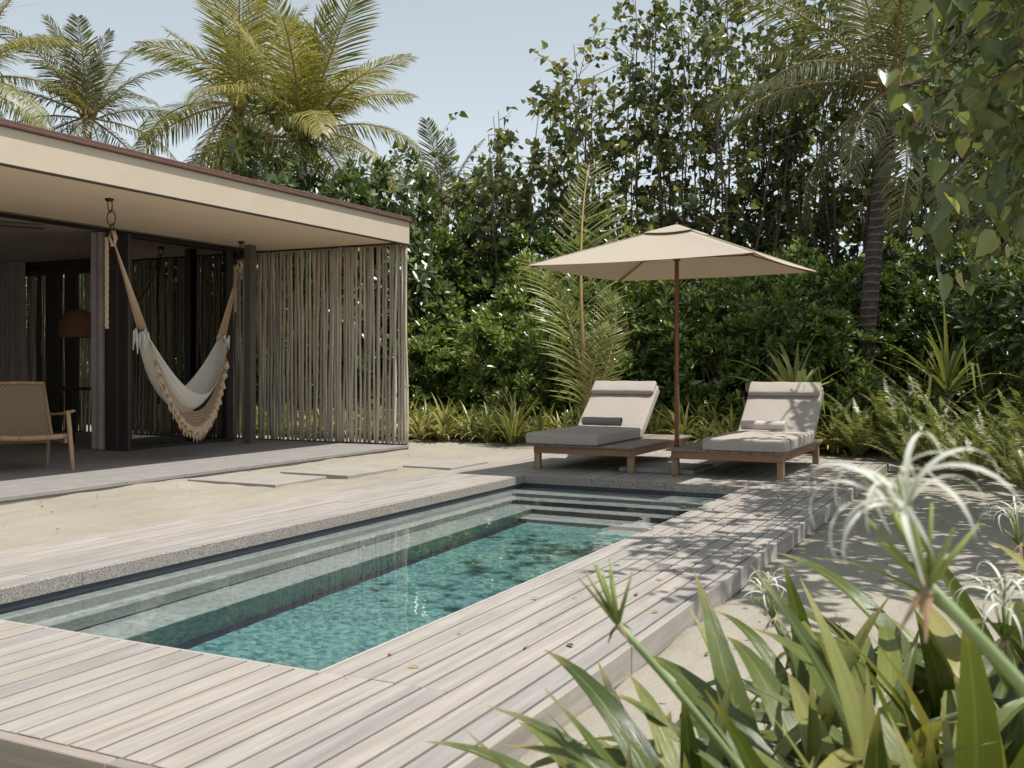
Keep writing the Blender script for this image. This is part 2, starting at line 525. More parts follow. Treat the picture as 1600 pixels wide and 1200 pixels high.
pbox('edge_trim', PX1 + .0005, PX1 + .0145, PY0, PY1 + .03, -0.0864, -0.002, 'trim', .002)
# water surface with slight ripples
wx = np.linspace(IX0, PX1 + 0.012, 120); wy = np.linspace(PY0 - 0.012, IY1, 320)
WX, WY = np.meshgrid(wx, wy, indexing='ij')
WZ = -0.12 + 0.00028 * wob(WX, WY, 11.0, 11) + 0.00012 * wob(WX, WY, 36.0, 12)
idx = np.arange(WX.size).reshape(WX.shape)
F = np.stack([idx[:-1, :-1], idx[1:, :-1], idx[1:, 1:], idx[:-1, 1:]], -1).reshape(-1, 4)
water = link('water', mesh_np('water', np.stack([WX, WY, WZ], -1), F, M['water'], True))
tag(water, 'clear teal water filling the plunge pool', 'water', kind='structure')
water.cycles.is_caustics_caster = True
for o in pool.children: o.cycles.is_caustics_receiver = True
# ------------------------------------------------------------------ house and furniture materials
M['plaster'] = mat_plain('sand_coloured_plaster', (0.56, 0.475, 0.375), 0.85, 0.2, 0.05, 3.0, 0.08)
M['soffit'] = mat_plain('sand_coloured_soffit', (0.82, 0.66, 0.49), 0.85, 0.2, 0.05, 2.0, 0.05)
M['roof_cap'] = mat_plain('brown_roof_capping', (0.135, 0.075, 0.058), 0.55, 0.3, 0.22, 9.0, 0.1)
M['dark_trim'] = mat_plain('dark_brown_trim', (0.03, 0.022, 0.02), 0.5, 0.3)
M['stone'] = mat_plain('grey_stone_paving', (0.27, 0.255, 0.245), 0.6, 0.35, 0.14, 5.0, 0.2)
M['stone_edge'] = mat_plain('stone_platform_edge', (0.22, 0.20, 0.185), 0.8, 0.2, 0.2, 9.0, 0.3)
M['bronze'] = mat_plain('dark_bronze_frame', (0.05, 0.042, 0.04), 0.45, 0.4, 0.1, 8.0, 0.05)
M['bronze_pale'] = mat_plain('bronze_post', (0.13, 0.115, 0.095), 0.5, 0.4, 0.12, 8.0, 0.05)  # paler bronze for the post, door edge strips and track edge
M['curtain'] = mat_plain('dark_sheer_curtain', (0.36, 0.315, 0.32), 0.9, 0.1, 0.15, 4.0, 0.1)
M['interior'] = mat_plain('interior_plaster', (0.52, 0.45, 0.38), 0.9, 0.1, 0.06, 2.0, 0.05)
M['pole'] = mat_wood('driftwood_pole', (0.42, 0.365, 0.30), (0.76, 0.68, 0.57), 'Z', 1.2, stain=0.4, objvar=0.35, bump=0.5)
M['teak'] = mat_wood('reddish_teak', (0.26, 0.135, 0.08), (0.50, 0.29, 0.18), 'X', 0.9, rough=0.5, stain=0.3, objvar=0.1)
M['teak_y'] = mat_wood('reddish_teak_lengthwise', (0.26, 0.145, 0.09), (0.48, 0.30, 0.195), 'Y', 0.9, rough=0.5, stain=0.35, objvar=0.1)
M['teak_z'] = mat_wood('teak_leg', (0.28, 0.18, 0.11), (0.50, 0.35, 0.23), 'Z', 0.9, rough=0.55, stain=0.4, objvar=0.2)
M['teak_top'] = mat_wood('weathered_teak_top', (0.20, 0.165, 0.135), (0.36, 0.31, 0.26), 'Y', 1.0, stain=0.35)
M['chair_wood'] = mat_wood('pale_oiled_chair_wood', (0.36, 0.22, 0.12), (0.58, 0.40, 0.25), 'Z', 1.0, rough=0.45, stain=0.15, bump=0.1)
M['pole_wood'] = mat_wood('varnished_umbrella_pole', (0.16, 0.05, 0.03), (0.31, 0.115, 0.07), 'Z', 1.0, rough=0.35, stain=0.2, bump=0.08)

def mat_fabric(name, col, trans=0.0, scale=420.0, var=0.1, rough=0.9):
    t = NT(name)
    v = t.coords('Object', rand=2.0)
    f = t.noise(v, scale, 2, 0.7)
    c = t.ramp(f, [(0.3, [k * (1 - var) for k in col]), (0.7, [min(1, k * (1 + var)) for k in col])])
    b1 = t.bump(t.noise(v, 6.0, 4, 0.6), 0.12, 0.02)
    b = t.bump(f, 0.25, 0.001, b1)
    p = t.bsdf(c, rough, b, 0.1)
    if trans:
        tr = t.n('ShaderNodeBsdfTranslucent'); t.l(t.mix(1.0, c, (1, 0.9, 0.72), 'MULTIPLY'), tr.inputs['Color'])
        br = t.n('ShaderNodeMixShader'); br.inputs[0].default_value = trans
        t.l(p, br.inputs[1]); t.l(tr.outputs[0], br.inputs[2])
        return t.done(br.outputs[0])
    return t.done(p)
M['cushion'] = mat_fabric('taupe_outdoor_fabric', (0.405, 0.365, 0.325))
M['towel'] = mat_fabric('pale_towel', (0.54, 0.505, 0.475), 0, 260, 0.2)
M['towel_shaded'] = mat_fabric('shaded_towel', (0.27, 0.235, 0.235), 0, 260, 0.2)  # darker copy of the towel fabric, shade put into its colour
M['canopy'] = mat_fabric('cream_canvas', (0.56, 0.50, 0.415), 0.30)
M['hammock'] = mat_fabric('natural_cotton', (0.66, 0.63, 0.57), 0.15, 300, 0.12)
M['cord'] = mat_fabric('natural_cotton_cord', (0.50, 0.37, 0.25), 0.0, 200, 0.2)
M['fringe'] = mat_fabric('ecru_macrame', (0.56, 0.42, 0.29), 0.15, 200, 0.2)
M['iron'] = mat_plain('blackened_iron', (0.04, 0.038, 0.036), 0.4, 0.5, 0.1, 20, 0.05, 0.8)
M['rattan'] = mat_plain('brown_woven_rattan', (0.21, 0.10, 0.06), 0.7, 0.3, 0.4, 40, 0.4)
t = NT('window_glass')
fr = t.n('ShaderNodeFresnel'); fr.inputs['IOR'].default_value = 2.2
tp = t.n('ShaderNodeBsdfTransparent'); tp.inputs['Color'].default_value = (0.90, 0.90, 0.90, 1)
gl = t.n('ShaderNodeBsdfGlossy'); gl.inputs['Roughness'].default_value = 0.0; gl.inputs['Color'].default_value = (0.95, 0.95, 0.95, 1)
mx = t.n('ShaderNodeMixShader')
t.l(fr.outputs[0], mx.inputs[0]); t.l(tp.outputs[0], mx.inputs[1]); t.l(gl.outputs[0], mx.inputs[2])
M['glass'] = t.done(mx.outputs[0])
# woven cord of the armchair
t = NT('woven_cord')
v = t.coords('UV', (26, 30, 1))
ck = t.n('ShaderNodeTexChecker'); ck.inputs['Scale'].default_value = 1.0; t.l(v, ck.inputs['Vector'])
wv = t.n('ShaderNodeTexWave', wave_type='BANDS', bands_direction='DIAGONAL'); wv.inputs['Scale'].default_value = 0.9; t.l(v, wv.inputs['Vector'])
wv.inputs['Distortion'].default_value = 0.6
c = t.mix(ck.outputs['Fac'], (0.42, 0.32, 0.22), (0.27, 0.20, 0.135))
c = t.mix(0.6, c, t.ramp(wv.outputs['Fac'], [(0.1, 0.55), (0.6, 1.1)]), 'MULTIPLY')
M['weave'] = t.done(t.bsdf(c, 0.85, t.bump(wv.outputs['Fac'], 0.8, 0.006), 0.2))

# ------------------------------------------------------------------ pavilion
HX, HY = -7.72, 12.25          # roof edge line and end of the house
pav = empty('pavilion', (HX, 5.0, 0.0))
tag(pav, 'low flat roofed pavilion with sand coloured fascia and driftwood pole screen', 'house')
ph = pav.location.copy()
def hbox(name, x0, x1, y0, y1, z0, z1, mat, bevel=0.0, parent=None):
    par = parent or pav
    return MB().box(x0 - ph.x, x1 - ph.x, y0 - ph.y, y1 - ph.y, z0, z1, b=bevel).build(name, M[mat], par)
plat = hbox('platform', -18.2, HX - 0.012, -4.0, HY + 0.02, -0.16, 0.015, 'stone_edge')
# paving: slabs in rows along the house
row_x = [-7.70 - 0.006, -8.9, -10.1, -11.3, -12.5]
xsb = [HX, -8.42, -9.12, -9.82, -10.52, -11.3, -12.4, -13.6, -15.0, -18.2]
for i in range(len(xsb) - 1):
    step = 1.4
    off = 0.45 * (i % 3)
    y = -4.0
    cuts = [-4.0]
    k = -4.0 + off + step
    while k < HY - .3:
        cuts.append(k); k += step
    cuts.append(HY + 0.03)
    for a, b in zip(cuts[:-1], cuts[1:]):
        if b < 2.5: continue
        x1, x0 = xsb[i], xsb[i + 1]
        MB().box(-(x1 - x0) / 2 + .002, (x1 - x0) / 2 - .002, -(b - a) / 2 + .002, (b - a) / 2 - .002, -0.036, 0, b=.003).build(
            'paving_slab', M['stone'], plat, ((x0 + x1) / 2 - ph.x, (a + b) / 2 - ph.y, 0.05 + random.uniform(-.001, 0.0)))
hbox('floor_base', -18.2, -7.80, -4.0, 2.5, 0.0151, 0.05, 'stone', parent=plat)
# roof
roof = hbox('roof', -18.6, HX - 0.03, -4.4, HY + 0.02, 2.965, 3.19, 'plaster')
hbox('fascia', HX - 0.03 + .0005, HX, -4.4, HY + 0.03, 2.868, 3.18, 'plaster', .004, roof)
hbox('shadow_gap_strip', HX - 0.026, HX - 0.004, -4.4, HY + 0.024, 2.85, 2.8675, 'dark_trim', 0, roof)  # dark strip painted in for the shadow gap under the fascia
hbox('capping', HX - 0.20, HX + 0.035, -4.5, HY + 0.06, 3.181, 3.212, 'roof_cap', .006, roof)
hbox('capping', HX - 0.20, HX + 0.018, -4.5, HY + 0.05, 3.2125, 3.245, 'roof_cap', .006, roof)
hbox('roof_deck', -18.7, HX - 0.2005, -4.5, HY + 0.06, 3.191, 3.235, 'roof_cap', .006, roof)
hbox('end_fascia', -18.6, HX - 0.031, HY + 0.0205, HY + 0.05, 2.868, 3.18, 'plaster', .004, roof)
hbox('soffit', -10.30, HX - 0.031, -4.4, HY + 0.019, 2.90, 2.963, 'soffit', 0, roof)
hbox('door_track', -10.62, -10.3005, -4.4, HY - .25, 2.885, 2.963, 'dark_trim', 0, roof)
hbox('track_edge', -10.299, -10.275, -4.4, HY - .3, 2.882, 2.8995, 'bronze_pale', 0, roof)
hbox('ceiling', -18.2, -10.6205, -4.4, HY + 0.018, 2.955, 2.9645, 'interior', 0, roof)
hbox('ceiling_beam', -18.2, -10.63, HY - 0.06, HY + 0.017, 2.80, 2.954, 'bronze', 0, roof)
# blind walls out of view that close the room
hbox('wall', -18.3, -18.2, -4.0, HY, 0.05, 2.955, 'interior')
hbox('wall', -18.2, -10.6, -4.1, -4.0, 0.05, 2.955, 'interior')
# posts and door leaves
for (x0, x1, y0, y1, mt) in ((-10.02, -9.90, 11.50, 11.62, 'bronze_pale'),):
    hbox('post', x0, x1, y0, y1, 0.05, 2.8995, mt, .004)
hbox('post', -10.60, -10.47, 11.68, 11.78, 0.05, 2.884, 'bronze', .004)
leaf_specs = ((-10.585, -10.40, 'bronze'), (-10.80, -10.60, 'bronze'))
for x0, x1, mt in leaf_specs:
    d = hbox('door_leaf', x0, x1, 9.72, 9.79, 0.06, 2.884, mt, .004)
    hbox('edge_strip', x1 + .0005, x1 + .012, 9.725, 9.735, 0.06, 2.88, 'bronze_pale', 0, d)
gp = hbox('glass_pane', -10.535, -10.525, 9.86, 11.68, 0.09, 2.86, 'glass')
hbox('glazing_bar', -10.56, -10.50, 9.80, 11.679, 0.051, 0.0895, 'bronze', .002, gp)
hbox('glazing_bar', -10.56, -10.50, 9.80, 11.679, 2.8605, 2.8845, 'bronze', .002, gp)
hbox('glazing_bar', -10.56, -10.50, 9.79, 9.859, 0.09, 2.86, 'bronze', .002, gp)
def curtain(x0, x1, y, z0, z1, amp=0.035):
    n = max(6, int((x1 - x0) * 60)); m = 6
    V, F = [], []
    r = random.Random(int(x0 * 100))
    ph1, ph2 = r.uniform(0, 6), r.uniform(0, 6)
    for side in (0, 1):
        for i in range(n + 1):
            x = x0 + (x1 - x0) * i / n
            for j in range(m + 1):
                k = 1 - 0.3 * j / m
                yy = y + amp * k * (math.sin(x * 52 + ph1 + 0.2 * j) + .5 * math.sin(x * 31 + ph2)) + side * 0.004
                V.append((x - ph.x, yy - ph.y, z0 + (z1 - z0) * j / m))
    q = (n + 1) * (m + 1)
    for i in range(n):
        for j in range(m):
            a = i * (m + 1) + j
            F.append((a, a + m + 1, a + m + 2, a + 1))
            F.append((q + a, q + a + 1, q + a + m + 2, q + a + m + 1))
    return MB().add(V, F).build('curtain', M['curtain'], pav, smooth=True)
for x0, x1 in ((-17.0, -15.25), (-12.15, -10.85)):
    curtain(x0, x1, 11.98, 0.06, 2.94)
curtain(-11.08, -10.83, 9.74, 0.06, 2.93, 0.02)
for x0, x1 in ((-14.82, -14.50), (-14.36, -14.10), (-15.05, -14.98), (-13.72, -13.45), (-12.75, -12.62), (-16.2, -16.0)):
    hbox('window_frame', x0, x1, 12.06, 12.12, 0.06, 2.80, 'bronze', .003)
hbox('window_frame', -17.0, -10.7, 12.055, 12.125, 2.70, 2.799, 'bronze', .003)
# driftwood screen
screen = hbox('pole_screen', -17.4, HX - 0.03, HY - 0.015, HY + 0.015, 0.052, 0.066, 'bronze')
hbox('rail', -17.4, HX - 0.04, HY - 0.012, HY + 0.012, 2.872, 2.898, 'bronze', 0, screen)
pole_meshes = []
for k in range(14):
    r = random.Random(100 + k)
    pts, rad = [], []
    a1, a2, p1, p2 = r.uniform(.004, .014), r.uniform(.002, .007), r.uniform(0, 6), r.uniform(0, 6)
    r0 = r.uniform(.016, .024); tp_ = r.uniform(-.2, .3)
    for j in range(15):
        s = j / 14
        pts.append((a1 * math.sin(3.2 * s * r.uniform(.9, 1.1) + p1) + a2 * math.sin(11 * s + p2), a1 * math.cos(2.7 * s + p2) + a2 * math.sin(9 * s + p1), s * 2.82))
        rad.append(r0 * (1 - tp_ * s) * (1 + .12 * math.sin(14 * s + p1) + r.uniform(-.06, .06)))
    mb = MB().tube(pts, rad, 7)
    for q in range(r.randint(1, 3)):                      # knots and twig stubs
        s = r.uniform(.1, .9); i = int(s * 14); a = r.uniform(0, 6.28)
        p0 = Vector(pts[i]); d = Vector((math.cos(a), math.sin(a), .6))
        mb.tube([p0, p0 + d * .03, p0 + d * .048], [.012, .009, .004], 5)
    pole_meshes.append(mb.mesh('pole', M['pole'], True))
x = HX - 0.028
k = 0
while x > -17.2:
    me = pole_meshes[random.randrange(14)]
    link('pole', me, None, screen, (x - ph.x, HY + random.uniform(-.022, .022) - ph.y, 0.058), (random.uniform(-.005, .005), random.uniform(-.006, .006), random.uniform(0, 6.28)), (1, 1, random.uniform(.992, 1.0)))
    x -= random.choice((random.uniform(.028, .046), random.uniform(.046, .072)))

# ------------------------------------------------------------------ stepping slabs in the sand
M['slab'] = mat_plain('sandy_stepping_stone', (0.32, 0.298, 0.268), 0.9, 0.15, 0.12, 6.0, 0.4)
for (x0, x1, y0, y1, rz, lb) in ((-7.53, -6.42, 7.80, 8.62, .01, 'square pale stepping slab in the sand, closest to the armchair'),
                             (-7.17, -6.27, 8.80, 9.72, -.02, 'square pale stepping slab in the middle of the sandy path'),
                             (-6.36, -5.72, 9.97, 10.85, 0.0, 'pale stepping slab lying against the deck edge near the loungers')):
    o = MB().box(-(x1 - x0) / 2, (x1 - x0) / 2, -(y1 - y0) / 2, (y1 - y0) / 2, -0.05, 0.022, b=.005).build('stepping_slab', M['slab'], None, ((x0 + x1) / 2, (y0 + y1) / 2, 0.0), (0, 0, rz))
    tag(o, lb, 'stepping stone', 'stepping slabs in the sand')

# ------------------------------------------------------------------ sun loungers
def rbox(x0, x1, y0, y1, z0, z1, b, seg=3, sag=0.0):
    bm = bmesh.new()
    bmesh.ops.create_cube(bm, size=1.0)
    for v in bm.verts:
        v.co = ((x0+x1)/2 + v.co.x*(x1-x0), (y0+y1)/2 + v.co.y*(y1-y0), (z0+z1)/2 + v.co.z*(z1-z0))
    bmesh.ops.bevel(bm, geom=list(bm.edges), offset=b, segments=seg, affect='EDGES', profile=0.6)
    bmesh.ops.subdivide_edges(bm, edges=[e for e in bm.edges if e.calc_length() > .25], cuts=7, use_grid_fill=True)
    for v in bm.verts:
        if sag and v.co.z > (z0 + z1) / 2:
            fx = max(0, 1 - ((v.co.x - (x0+x1)/2) / ((x1-x0)/2)) ** 2); fy = max(0, 1 - ((v.co.y - (y0+y1)/2) / ((y1-y0)/2)) ** 2)
            v.co.z += sag * fx ** .5 * fy ** .5 + 0.003 * math.sin(v.co.x * 17 + v.co.y * 9)
    return bm
def bm_obj(bm, name, mat, parent, loc=None, rot=None):
    me = bpy.data.meshes.new(name); bm.to_mesh(me); bm.free()
    me.polygons.foreach_set('use_smooth', np.ones(len(me.polygons), dtype=bool))
    return link(name, me, mat, parent, loc, rot)
def lounger(x0, y0, mirror, label):
    """platform 1.25 x 2.28 m; mattress on one side, shelf on the other"""
    root = empty('sun_lounger', (x0, y0, 0))
    W, L, top = 1.24, 2.2, 0.285
    fx = (lambda a: W - a) if mirror else (lambda a: a)
    def B(name, a0, a1, b0, b1, c0, c1, mat, bev=.004, par=None):
        xa, xb = sorted((fx(a0), fx(a1)))
        return MB().box(xa, xb, b0, b1, c0, c1, b=bev).build(name, M[mat], par or root)
    n = 11
    for i in range(n):
        B('slat', i * W / n + .003, (i + 1) * W / n - .003, 0, L, top - .022, top - random.uniform(0, .0015), 'teak_top', .003)
    B('front_rail', 0.04, W - .04, .06, .085, top - .105, top - .0225, 'teak')
    B('back_rail', 0.04, W - .04, L - .085, L - .06, top - .105, top - .0225, 'teak')
    B('side_rail', 0.045, 0.07, .086, L - .086, top - .105, top - .0225, 'teak_y')
    B('side_rail', W - .07, W - 0.045, .086, L - .086, top - .105, top - .0225, 'teak_y')
    B('middle_rail', W/2 - .012, W/2 + .012, .086, L - .086, top - .095, top - .0225, 'teak_y')
    for a in (.03, W - .10):
        B('leg', a, a + .07, .09, .155, 0, top - .0228, 'teak_z', .006)
        B('leg', a, a + .07, L - .16, L - .095, 0, top - .0228, 'teak_z', .006)
    m0, m1 = .0 - .02, .84
    xa, xb = sorted((fx(m0), fx(m1)))
    bm_obj(rbox(xa, xb, -.03, 1.50, top + .004, top + .125, .022, 3, .012), 'seat_cushion', M['cushion'], root)
    ang = R(40)
    back = bm_obj(rbox(xa, xb, 0, .80, -.06, .055, .022, 3, .008), 'back_cushion', M['cushion'], root, (0, 1.485, top + .075), (ang, 0, 0))
    bm_obj(rbox(xa + .01, xb - .01, .60, .81, .057, .125, .032, 4, .006), 'headrest', M['cushion'], back)
    # timber support behind the back cushion
    for a in (.10, .70):
        xs_, xe_ = sorted((fx(a), fx(a + .04)))
        MB().box(xs_, xe_, 0, .72, -.095, -.062, b=.003).build('back_support', M['teak_y'], root, (0, 1.485, top + .075), (ang, 0, 0))
    tag(root, label, 'sun lounger', 'sun loungers under the parasol')
    return root
lounger(-4.985, 10.42, False, 'teak sun lounger fully in parasol shade with a rolled towel toned dark for shade on its taupe cushion')
lounger(-3.38, 10.42, True, 'teak sun lounger near the ferns with a pale rolled towel on its taupe cushion')

def towel(x, y, z, mat, label, L=.50, r=.058):
    n = 60; turns = 3.2
    prof = []
    for i in range(n + 1):
        a = turns * 2 * math.pi * i / n
        rr = .012 + (r - .012) * i / n
        prof.append((rr * math.cos(-a + 1.2), rr * math.sin(-a + 1.2)))
    V, F = [], []
    m = 12
    for side, th in ((0, 0.0), (1, .009)):
        for i, (py, pz) in enumerate(prof):
            q = math.hypot(py, pz); s = (q - th) / q
            for j in range(m + 1):
                xx = -L/2 + L * j / m
                w = 1 + .03 * math.sin(xx * 20 + i * .3)
                V.append((xx + .004 * math.sin(i * .7) , py * s * w, pz * s * w))
    N = (n + 1) * (m + 1)
    for i in range(n):
        for j in range(m):
            a = i * (m + 1) + j
            F.append((a, a + 1, a + m + 2, a + m + 1)); F.append((N + a, N + a + m + 1, N + a + m + 2, N + a + 1))
        a = i * (m + 1); F.append((a, a + m + 1, N + a + m + 1, N + a))
        a = i * (m + 1) + m; F.append((a, N + a, N + a + m + 1, a + m + 1))
    o = MB().add(V, F).build('rolled_towel', M[mat], None, (x, y, z), (0, 0, R(-2)), smooth=True, angle=R(50))
    tag(o, label, 'towel', 'towels on the loungers')
towel(-4.60, 11.70, .482, 'towel_shaded', 'rolled towel with shade in its grey tone, on the lounger in full shade')
towel(-2.64, 11.70, .482, 'towel', 'rolled pale towel on the partly sunlit lounger')

# ------------------------------------------------------------------ parasol
um = empty('parasol', (-3.365, 10.76, 0.0), R(-4.2))
tag(um, 'square cream canvas parasol on a reddish wooden pole between the loungers', 'parasol')
HXU, HYU, ZC, ZA = 1.213, 1.113, 2.213, 2.675
def canopy_mesh(hx, hy, zc, za, n=14, sag=.045, z_off=0.0, hem=True):
    V, F = [], []
    def zfun(x, y):
        s = max(abs(x) / hx, abs(y) / hy)
        a = min(abs(x) / hx, abs(y) / hy) / max(s, 1e-6)
        z = za + (zc - za) * s
        z -= sag * math.sin(math.pi * min(1, s)) * (1 - a ** 2) * .8
        z += -.015 * (1 - a ** 2) * s ** 4
        return z + z_off
    N = 2 * n
    for side in (0, 1):
        for i in range(N + 1):
            for j in range(N + 1):
                x = hx * (i - n) / n; y = hy * (j - n) / n
                s = max(abs(x) / hx, abs(y) / hy)
                # edges bow slightly inward between the corner ribs
                a = min(abs(x) / hx, abs(y) / hy) / max(s, 1e-6)
                k = 1 - .018 * (1 - a * a) * s
                V.append((x * k, y * k, zfun(x, y) - side * .004))
    q = (N + 1) ** 2
    for i in range(N):
        for j in range(N):
            a = i * (N + 1) + j
            b_, c_, d_ = a + N + 1, a + N + 2, a + 1
            if (i < n) == (j < n): tr = ((a, b_, c_), (a, c_, d_))
            else: tr = ((a, b_, d_), (b_, c_, d_))
            for f3 in tr:
                F.append(f3); F.append(tuple(q + w for w in f3[::-1]))
    per = [i * (N + 1) for i in range(N + 1)] + [N * (N + 1) + j for j in range(1, N + 1)] + [i * (N + 1) + N for i in range(N - 1, -1, -1)] + [j for j in range(N - 1, 0, -1)]
    for a, b in zip(per, per[1:] + per[:1]):
        F.append((a, q + a, q + b, b))
    return MB().add(V, F)
cano = canopy_mesh(HXU, HYU, ZC, ZA).build('canopy', M['canopy'], um, smooth=True, angle=R(60))
mb = MB()                                              # stitched seams and hem
for sx, sy in ((1,1),(1,-1),(-1,1),(-1,-1)):
    mb.tube([(sx*.04, sy*.04, ZA - .012), (sx*HXU*.5, sy*HYU*.5, (ZA+ZC)/2 + .003), (sx*HXU*.995, sy*HYU*.995, ZC + .003)], .005, 5)
e = .985
rimpts = [(-HXU,-HYU),(0,-HYU*e),(HXU,-HYU),(HXU*e,0),(HXU,HYU),(0,HYU*e),(-HXU,HYU),(-HXU*e,0),(-HXU,-HYU)]
mb.build('seam', M['canopy'], cano)
canopy_mesh(.27, .26, ZA - .082, ZA + .018, 5, .004).build('vent_cap', M['canopy'], um, smooth=True, angle=R(60))
MB().tube([(0,0,0.03),(0,0,1.2),(0,0,ZA - .02)], .0235, 14).build('pole', M['pole_wood'], um, smooth=True, angle=R(60))
MB().tube([(0,0,ZA + .01),(0,0,ZA + .03),(0,0,ZA + .04)], [.016,.018,.008], 10).build('finial', M['pole_wood'], um, smooth=True, angle=R(60))
MB().tube([(0,0,ZA - .14),(0,0,ZA - .06)], .045, 12).build('hub', M['pole_wood'], um, smooth=True, angle=R(60))
MB().tube([(0,0,2.30),(0,0,2.37)], .042, 12).build('runner', M['pole_wood'], um, smooth=True, angle=R(60))
for k in (0, 2, 4, 6):
    a = [(1,1),(1,0),(1,-1),(0,-1),(-1,-1),(-1,0),(-1,1),(0,1)][k]
    ex, ey = a[0] * HXU * (.98 if k % 2 == 0 else .955), a[1] * HYU * (.98 if k % 2 == 0 else .955)
    drop = .016 if k % 2 == 0 else .058
    p0 = Vector((a[0]*.04, a[1]*.04, ZA - .09)); p2 = Vector((ex, ey, ZC - drop))
    pm = p0.lerp(p2, .5) + Vector((0, 0, -.004 if k % 2 == 0 else -.028))
    rb = MB().tube([p0, pm, p2], .011, 6, squash=1.0).build('rib', M['pole_wood'], um, smooth=True, angle=R(60))
    MB().tube([(a[0]*.03, a[1]*.03, 2.33), pm + Vector((0, 0, -.012))], .008, 6).build('strut', M['pole_wood'], rb, smooth=True)
mb = MB()
mb.tube([(.03, -.03, .95), (.05, -.05, .7), (.035, -.03, .45), (.05, -.02, .32), (.03, 0, .25)], .004, 5)
mb.tube([(.026,0,.9),(0,-.027,.905),(-.026,0,.91),(0,.027,.915),(.026,0,.92)], .004, 5)
mb.build('tie_rope', M['cord'], um)
# its base: stone slab with a steel tube
ub = empty('stone_weight', (-3.56, 11.02, 0.0), R(0))
tag(ub, 'flat square grey stone slab with a steel sleeve weighing down the parasol pole', 'stone slab')
MB().box(-.42, .42, -.40, .40, 0.001, .05, b=.006).build('slab', M['stone'], ub)
MB().tube([(.195, -.26, .05), (.195, -.26, .30)], .032, 12).build('sleeve', M['iron'], ub, smooth=True, angle=R(60))
MB().tube([(.165, -.29, .22), (.11, -.34, .12), (.12, -.35, .062)], .005, 6).build('hook_rope', M['cord'], ub)

# ------------------------------------------------------------------ hammock
HA, HB = Vector((-8.512, 7.707, 2.9)), Vector((-9.775, 11.161, 2.9))
ax = HB - HA
hn = Vector((ax.y, -ax.x, 0)).normalized()             # towards the pool
ham = empty('hammock', (HA.x, HA.y, 0))
tag(ham, 'cotton hammock with fringed edges slung from two ceiling hooks', 'hammock')
def hp(s, w, z):
    """s along the hook line, w sideways towards the pool, z height"""
    p = HA + ax * s + hn * w
    return Vector((p.x - HA.x, p.y - HA.y, z))
S0, S1 = .195, .815
def belly(t):      # t 0..1 along the cloth
    q = 2 * t - 1
    return 0.60 + (1.50 - 0.60) * (abs(q) ** 2.0) 
def width(t): return .05 + .20 * math.sin(math.pi * t) ** .75
def rise(t): return .02 + .19 * math.sin(math.pi * t) ** .9
nS, nW = 48, 30
V, F = [], []
for i in range(nS + 1):
    t_ = i / nS; s = S0 + (S1 - S0) * t_
    for j in range(nW + 1):
        w = 2 * j / nW - 1
        gather = 1 - math.sin(math.pi * t_) ** .6
        wr = (.004 + .02 * gather) * math.sin(j * 1.9 + 2.0 * math.sin(t_ * 4)) * (1 - .3 * abs(w))
        V.append(hp(s, w * width(t_) * (1 - .12 * abs(w)), belly(t_) + rise(t_) * abs(w) ** 1.7 + wr))
for i in range(nS):
    for j in range(nW):
        a = i * (nW + 1) + j
        F.append((a, a + nW + 1, a + nW + 2, a + 1))
cl = MB().add(V, F).build('cloth', M['hammock'], ham, smooth=True)
md = cl.modifiers.new('thickness', 'SOLIDIFY'); md.thickness = .004
for (s0, hook_s, ring_z, tsel, zg) in ((S0, 0.0, 2.50, 0, 1.50), (S1, 1.0, 2.55, 1, 1.50)):
    ring = hp(.02 if tsel == 0 else .985, 0, ring_z)
    mb = MB()
    for k in range(9):                                    # suspension cords fanning to the cloth end
        w = (k - 4) / 4
        e = hp(s0 + (.012 if tsel == 0 else -.012), w * .055, zg + rise(0) * abs(w))
        mid = ring.lerp(e, .5) + Vector((0, 0, -.01 * (1 - abs(w))))
        mb.tube([ring + Vector((0, 0, -.01)), mid, e], .0065, 5)
    mb.build('suspension_cords', M['cord'], ham, smooth=True)
    mb = MB()                                             # gathered heading with tassels
    for k in range(16):
        w = (k - 7.5) / 7.5
        b = hp(s0 + random.uniform(-.012, .012), w * .075, zg + random.uniform(-.02, .05))
        mb.tube([b + Vector((0, 0, .03)), b, b + Vector((random.uniform(-.02, .02), random.uniform(-.02, .02), -random.uniform(.06, .2)))], [.012, .016, .006], 5)
    mb.build('heading', M['hammock'], ham, smooth=True)
    hk = hp(hook_s, 0, 2.9)
    mb = MB()
    mb.tube([hk + Vector((-.035, 0, -.004)), hk + Vector((.035, 0, -.004))], .03, 8)
    def loop(c, r, axis, n=12, th=.006):
        u = axis.normalized(); v = Vector((0, 0, 1))
        mb.tube([c + u * r * .55 * math.cos(2 * math.pi * q / n) + v * r * math.sin(2 * math.pi * q / n) for q in range(n + 1)], th, 5, cap=False)
    c1 = hk.lerp(ring, .0)
    nlink = 3
    for q in range(nlink):
        c1 = hk.lerp(ring, (q + .5) / nlink) + Vector((0, 0, 0))
        loop(c1, (hk.z - ring.z) / nlink * .62, hn if q % 2 else ax)
    mb.build('hook', M['iron'], ham, smooth=True)
    mb = MB()                                             # knotted rope round the ring and its tail
    for q in range(4):
        a = q * 1.7
        mb.tube([ring + Vector((.02 * math.cos(a), .02 * math.sin(a), .07)), ring + Vector((.035 * math.cos(a + 1), .035 * math.sin(a + 1), 0)), ring + Vector((.015 * math.cos(a + 2), .015 * math.sin(a + 2), -.09))], .013, 6)
    tl = .95 if tsel == 0 else .65
    for q in range(3):
        pts = []
        for i in range(26):
            z = -tl * i / 25
            a = z * 30 + q * 2.09
            pts.append(ring + Vector((-.04 + .012 * math.cos(a), -.045 + .012 * math.sin(a), z)))
        mb.tube(pts, .011 if tsel == 0 else .009, 5)
    mb.build('rope', M['cord'], ham, smooth=True)
